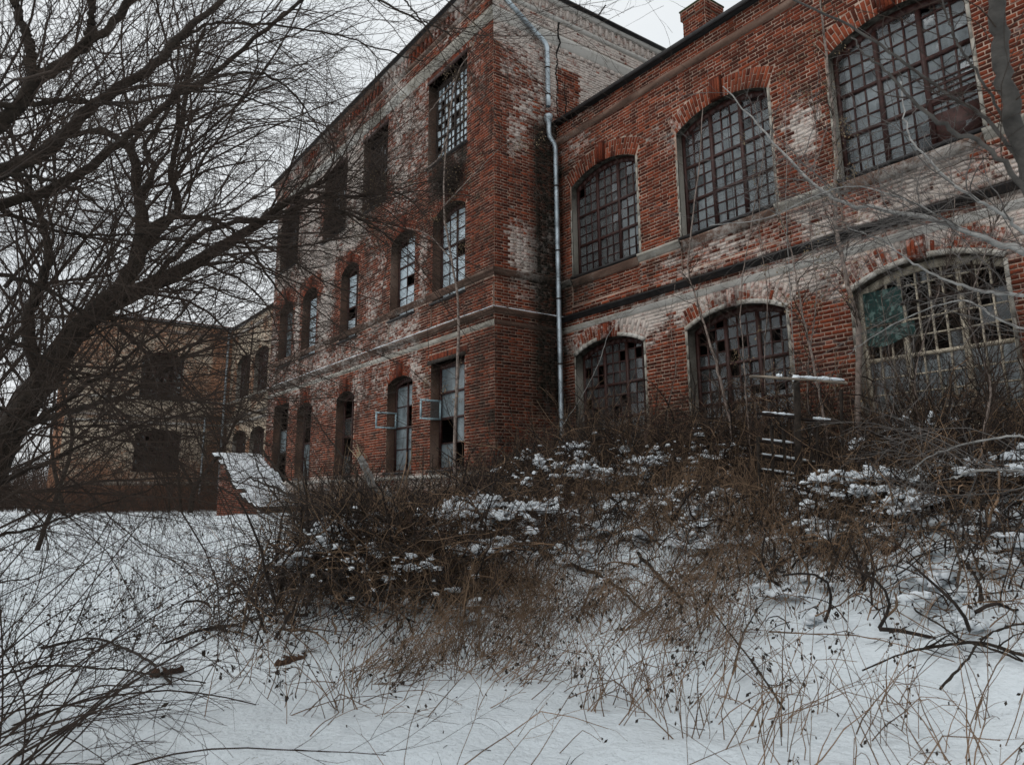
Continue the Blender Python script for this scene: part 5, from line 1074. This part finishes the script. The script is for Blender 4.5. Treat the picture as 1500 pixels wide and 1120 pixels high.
# ------------------------------------------------------------------ single branches, logs, weeds
def lying(pxs, r0, r1, label, name='fallen_branch', lift=0.03, twigs=8, matr=None, cat='branch', seed=0, depth=None):
    rg = np.random.default_rng(seed + 500); p = []
    for q in pxs:
        h = ground_hit(q[0], q[1]) if len(q) == 2 else pt(*q)
        if len(q) == 2: h = h + np.array([0, 0, lift + r0 * 0.5])
        p.append(h)
    P = spline(np.array(p), 28); P[1:-1] += rg.normal(size=(26, 3)) * r0 * 0.3
    e = empty(name, P[0], label, cat, 'fallen branches on the snow and brush')
    V, Q = tubes(P[None], np.linspace(r0, r1, 28)[None] * (1 + .12 * rg.normal(size=28)), 8); mk('stem', V, Q, matr or BARK, e, smooth=True)
    if twigs:
        O, D, r, t, ln = kids(rg, P[None], np.linspace(r0, r1, 28)[None], twigs, 0.1, (0.4, 1.1), [0, 0, .25]); T1 = grow(rg, O, D, rg.uniform(.12, .5, twigs), 7, .15, -.03)
        R1 = taper(r * .5, r * .2, 7); O, D, r, t, ln = kids(rg, T1, R1, twigs * 3, .2, (.4, 1)); T2 = grow(rg, O, D, rg.uniform(.05, .2, twigs * 3), 4, .15, 0)
        to_mesh('twigs', [(T1, R1, 4), (T2, taper(np.maximum(r * .6, .0012), np.maximum(r * .3, .0008), 4), 3)], matr or BARK, e)
    return e
lying([(792, 812), (840, 835), (888, 853), (920, 880), (945, 905)], 0.035, 0.008, 'thick dark branch lying from the brush heap down to the right', seed=1)
lying([(935, 815), (960, 845), (985, 872), (1008, 893)], 0.022, 0.01, 'bundle-like brown branch end pointing down at the middle of the snow', seed=2, twigs=14)
lying([(1196, 922), (1230, 905), (1263, 889), (1315, 918), (1372, 950)], 0.007, 0.004, 'thin reddish stem bent into a roof shape on the snow at the right', seed=3, twigs=2, lift=0.1, matr=STALK)
lying([(1128, 936), (1190, 940), (1261, 944), (1328, 961), (1400, 985)], 0.006, 0.003, 'thin long reddish stem lying almost level on the lower right snow', seed=4, twigs=3, lift=0.05, matr=STALK)
lying([(1338, 885), (1342, 908), (1379, 930), (1413, 955), (1450, 966), (1500, 985)], 0.006, 0.009, 'dark crooked branch with a forked tip on the lower right snow', seed=5, twigs=5, lift=0.06)
lying([(1265, 998), (1328, 968), (1368, 961), (1435, 958), (1500, 972), (1580, 1000)], 0.006, 0.014, 'thickest dark branch in the lower right corner', seed=6, twigs=12, lift=0.05)
lying([(1380, 1030), (1420, 985), (1440, 960), (1480, 940), (1540, 930)], 0.009, 0.006, 'dark branch crossing over the thickest one in the lower right corner', seed=7, twigs=10, lift=0.08)
lying([(1030, 885), (1045, 910), (1075, 950), (1110, 1000), (1150, 1060)], 0.006, 0.009, 'dark straight stem running down right from the middle of the snow', seed=8, twigs=6, lift=0.08)
lying([(1075, 1010), (1090, 950), (1115, 905), (1140, 868)], 0.010, 0.003, 'thin dark stem leaning right between the snow tracks', seed=9, twigs=5, lift=0.1)
lying([(60, 955), (133, 940), (180, 955), (223, 980), (250, 1010)], 0.016, 0.010, 'dark arched branch lying beside the broken brown log', seed=10, twigs=14)
lying([(-40, 880), (0, 868), (43, 860), (77, 837), (117, 793), (140, 750)], 0.014, 0.006, 'dark branch curving up the snow at the left edge', seed=11, twigs=16, lift=0.15)
lying([(267, 937), (300, 927), (353, 931), (370, 940)], 0.010, 0.008, 'short dark branch left of the brush heap foot', seed=12, twigs=3)
lying([(192, 838), (208, 858), (213, 895)], 0.009, 0.006, 'short bent stick upright in the open snow', seed=13, twigs=0, lift=0.1)
lying([(140, 745), (187, 800), (217, 825), (253, 833), (285, 824)], 0.008, 0.003, 'thin arched branch hanging over the open snow at the left', seed=14, twigs=10, lift=0.2)
lying([(-30, 1010), (60, 985), (150, 990), (210, 998), (300, 1012)], 0.012, 0.006, 'long dark branch along the lower left edge', seed=15, twigs=26, lift=0.05)
lying([(500, 800, 9.5), (470, 765, 9.8), (430, 728, 10.5), (395, 712, 11), (364, 702, 11.5), (335, 722, 11.8)], 0.035, 0.006, 'long dark branch reaching left out of the brush heap towards the cellar entrance', seed=16, twigs=20)
lying([(500, 775, 9.8), (440, 720, 10.3), (400, 680, 10.8), (375, 640, 11.2), (370, 610, 11.4)], 0.024, 0.005, 'dark branch rising left from the brush heap in front of the snowy roof', seed=17, twigs=24)
lying([(480, 790, 9.2), (420, 745, 9.6), (385, 700, 9.9), (370, 660, 10.2)], 0.018, 0.004, 'lower dark branch rising from the left side of the brush heap', seed=18, twigs=22)
lying([(600, 770, 10), (560, 735, 10.4), (520, 690, 10.9), (480, 640, 11.3), (455, 600, 11.5)], 0.026, 0.005, 'dark bare branch slanting up left before the first-floor windows', seed=19, twigs=24)
lying([(640, 800, 9), (560, 760, 9), (480, 742, 9.2), (410, 735, 9.5)], 0.030, 0.010, 'thick dark stem lying level on top of the brush heap', seed=20, twigs=20)
lying([(395, 940, 8), (375, 880, 8.3), (400, 820, 8.7), (460, 770, 9.2), (540, 740, 9.7)], 0.020, 0.008, 'curved stem bounding the left side of the brush heap', seed=21, twigs=20)
lying([(430, 930, 8.2), (410, 870, 8.4), (430, 810, 8.7), (490, 760, 9.1)], 0.016, 0.006, 'second curved stem inside the left side of the brush heap', seed=22, twigs=20)
# broken trunk with a splintered top
b = pt(590, 760, 11.5); P = spline(np.array([[b[0], b[1], float(tz(b[0], b[1])) - .05], pt(575, 738, 11.4), pt(550, 718, 11.3), pt(539, 693, 11.2), pt(527, 668, 11.2)]), 30)
e = empty('broken_trunk', P[0], 'broken leaning grey trunk with pale splintered top in front of the tall block', 'tree trunk')
V, Q = tubes(P[None], (np.linspace(0.075, 0.05, 30) * (1 + .1 * rng.normal(size=30)))[None], 10); mk('trunk', V, Q, GREYB, e, smooth=True)
D = nrm(P[-1] - P[-3]); n = 12; S_ = grow(rng, P[-1] + rng.normal(size=(n, 3)) * 0.03 - D * .05, D + rng.normal(size=(n, 3)) * .25, rng.uniform(.1, .32, n), 3, .05); to_mesh('splinters', [(S_, taper(np.full(n, .014), np.full(n, .001), 3), 4)], mat('fresh_split_wood', (0.42, 0.33, 0.22), .8), e, smooth=False)
# logs
def log(px_a, px_b, r, label, seed):
    rg = np.random.default_rng(seed); a = ground_hit(*px_a); b = ground_hit(*px_b); K = 14; P = a + (b - a) * np.linspace(0, 1, K)[:, None] + [0, 0, r * 0.25]
    R = r * (1 + .18 * rg.normal(size=K)); R[0] *= .45; R[-1] *= .5; V, Q = tubes(P[None], R[None], 9); V = V + rg.normal(size=V.shape) * r * .12
    T = [[0, i + 1, i] for i in range(1, 8)] + [[len(V) - 9, len(V) - 9 + i, len(V) - 9 + i + 1] for i in range(1, 8)]
    V2, Q2 = lumps(P[[3, 5, 8, 10]] + [0, 0, r * .75], np.full(4, r * .8), .35); tag(mk('log', V, Q, mat('rotten_wood', (0.07, 0.038, 0.025), .95, var=.6, vscale=16, bump=1), T=T), label, 'log', 'rotten logs on the snow'); mk('snow_cap', V2, Q2, SNOWC, C.objects[-1], smooth=True)
log((222, 992), (266, 984), 0.05, 'broken brown log at the lower left beside the arched dark branch', 1)
log((403, 976), (447, 962), 0.045, 'piece of brown rotten wood in the snow left of the tall stalks', 2)
log((1135, 833), (1210, 808), 0.06, 'dark log half under snow at the edge of the right brush', 3)
log((1295, 815), (1320, 800), 0.05, 'short dark stump end under the right brush', 4)
# dried weeds with curled leaves
def weed():
    n = 5; h = rng.uniform(0.35, 0.75); P = grow(rng, np.zeros((1, 3)), np.array([[rng.normal() * .15, rng.normal() * .15, 1]]), h, 9, 0.05, -0.01); R = np.linspace(.0035, .0018, 9)[None]
    O, D, r, t, ln = kids(rng, P, R, 14, .25, (.5, 1.1)); P2 = grow(rng, O, D, rng.uniform(.05, .16, 14), 5, .2, -.15)
    V1, Q1 = tubes(P, R, 5); V2, Q2 = tubes(P2, taper(r * .5, r * .3, 5), 3); L_ = P2[:, -1].repeat(3, 0) + rng.normal(size=(42, 3)) * .012
    V3, Q3 = leafquads(rng, L_, rng.uniform(.02, .055, 42), 1.6)
    return (V1, Q1), (V2, Q2), (V3, Q3)
wlab = 'thin dried weed with curled dark leaves standing in the snow'
protos = []
for k in range(6):
    ps = weed(); protos.append([mesh_data('weed', *ps[0], STALK), mesh_data('weed', *ps[1], STALK), mesh_data('weed', *ps[2], LEAFD)])
wp = [(165, 905), (190, 930), (212, 955), (120, 870), (178, 885), (308, 900), (335, 945), (345, 860), (300, 855), (322, 868), (395, 990), (432, 950), (470, 985), (520, 960), (545, 935), (575, 975), (600, 930), (640, 960), (690, 985), (735, 960), (760, 930), (800, 985),
      (845, 955), (880, 930), (930, 960), (975, 935), (1010, 985), (1040, 925), (1085, 900), (1130, 960), (1160, 905), (1190, 880), (1240, 935), (1275, 870), (1305, 905), (1345, 860), (1390, 880), (1420, 930), (1460, 880), (1180, 1000), (1250, 1010), (1330, 1015), (700, 1040), (560, 1050), (860, 1060), (420, 1060), (300, 1050), (1000, 1080), (1120, 1090), (250, 780), (330, 800), (380, 790), (300, 770), (270, 820)]
for k, (x, y) in enumerate(wp):
    q = ground_hit(x, y); e = empty('dried_weed', q, wlab, 'weed', 'dried weeds in the snow'); e.rotation_euler.z = rng.uniform(0, 6.28); s_ = rng.uniform(.7, 1.3); e.scale = (s_, s_, s_)
    for nm, me in zip(('stem', 'side_stems', 'leaves'), protos[k % 6]): link(bpy.data.objects.new(nm, me), e)
# left foreground shrub with long arching stems
n = 46; c = np.array([-4.6, -0.2]); O = np.zeros((n, 3)); 
for k in range(n):
    q = pt(rng.uniform(-260, 60), 900, rng.uniform(3.4, 6.2)); O[k] = (q[0], q[1], float(tz(q[0], q[1])) - .03)
D = RT * rng.uniform(0.1, 1.1, n)[:, None] + np.array([0, 0, 1.0]) * rng.uniform(.5, 1.2, n)[:, None] + rng.normal(size=(n, 3)) * .15
P = grow(rng, O, D, rng.uniform(1.0, 2.6, n), 12, .05, -.05); R = taper(rng.uniform(.005, .010, n), np.full(n, .002), 12)
e = empty('bare_shrub', O.mean(0), 'dark bare shrub with long arching stems over the snow at the lower left', 'shrub')
parts = [(P, R, 4)]; Pa, Ra = P, R
for cnt, l0, l1 in ((300, .3, 1.0), (1000, .08, .35)):
    O, D, r, t, ln = kids(rng, Pa, Ra, cnt, .15, (.3, .9), RT * .15); K = 6; Pa = grow(rng, O, D, rng.uniform(l0, l1, cnt), K, .12, -.02); Ra = taper(np.maximum(r * .55, .0014), np.maximum(r * .25, .0009), K); parts.append((Pa, Ra, 3))
to_mesh('stems', parts[:1], TWIG, e); to_mesh('twigs', parts[1:], TWIG, e, kind='stuff', smooth=False)

# ------------------------------------------------------------------ snowy wooden rails before the second window
fe = empty('wooden_railing', gz(1170, 700, 9.3), 'dark broken wooden railing with snow on its rails before the second lower arched window', 'railing')
def beam(pts, w, h, name, matr, parent, n=7, wob=.006):
    P = np.array([pt(*q) for q in pts]); P = spline(P, n) if len(P) > 2 else P[0] + (P[1] - P[0]) * np.linspace(0, 1, n)[:, None]
    V, Q = tubes(P[None], np.full((1, n), w * .62) * (1 + .06 * rng.normal(size=n)), 4); V = V + rng.normal(size=V.shape) * wob
    i0 = len(V) - 4; return mk(name, V, np.concatenate([Q, [[0, 1, 2, 3], [i0 + 3, i0 + 2, i0 + 1, i0]]]), matr, parent), P
def snowtop(P, w, name, parent, a=0.0, b=1.0, up=0.03):
    n = 16; t = np.linspace(a, b, n); k = np.clip(t * (len(P) - 1), 0, len(P) - 1.001); i = k.astype(int); f = (k - i)[:, None]
    Q_ = P[i] * (1 - f) + P[i + 1] * f + [0, 0, up]; V, Q = tubes(Q_[None], (w * (1 + .3 * rng.normal(size=n)) * np.sin(np.linspace(.35, 2.8, n)) ** .5)[None], 7); mk(name, V, Q, SNOWC, parent, smooth=True)
D9 = 9.3
for x, y0, w in ((1167, 556, 0.085), (1110, 640, 0.035), (1232, 570, 0.035)):
    g_ = gz(x, 700, D9); q = pt(x, y0, D9); P = np.array([g_ + (q - g_) * t for t in np.linspace(0, 1, 6)]); V, Q = tubes(P[None], np.full((1, 6), w * .65), 4); V = V + rng.normal(size=V.shape) * .005; mk('post', V, Q, WOOD_D, fe)
    if x == 1167: V, Q = lumps(np.array([q + [0, 0, .01]]), np.array([.07])); mk('snow_cap', V, Q, SNOWC, fe, smooth=True)
b_, P = beam([(1098, 551, 9.2), (1170, 555, 9.2), (1240, 560, 9.2)], .028, .03, 'rail', mat('pale_wood', (0.28, 0.23, 0.18), .85), fe); snowtop(P, .022, 'snow_cap', b_, .5, .98); snowtop(P, .02, 'snow_cap', b_, .27, .33)
for pts, sa in (([(1108, 606, 9.3), (1168, 611, 9.3)], (.15, .95)), ([(1172, 614, 9.3), (1236, 619, 9.3)], (.3, .7)), ([(1108, 645, 9.3), (1200, 656, 9.3)], (.1, .6)), ([(1112, 667, 9.3), (1200, 680, 9.3)], (.05, .95)), ([(1112, 689, 9.3), (1200, 702, 9.3)], (.05, .7))):
    b_, P = beam([pts[0], pts[1]], .032, .03, 'rail', IRON, fe); snowtop(P, .016, 'snow_cap', b_, *sa, up=.03)
for x in (1130, 1148, 1186, 1197):
    b_, P = beam([(x, 622, 9.25), (x + 3, 712, 9.25)], .035, .03, 'slat', WOOD_D, fe)
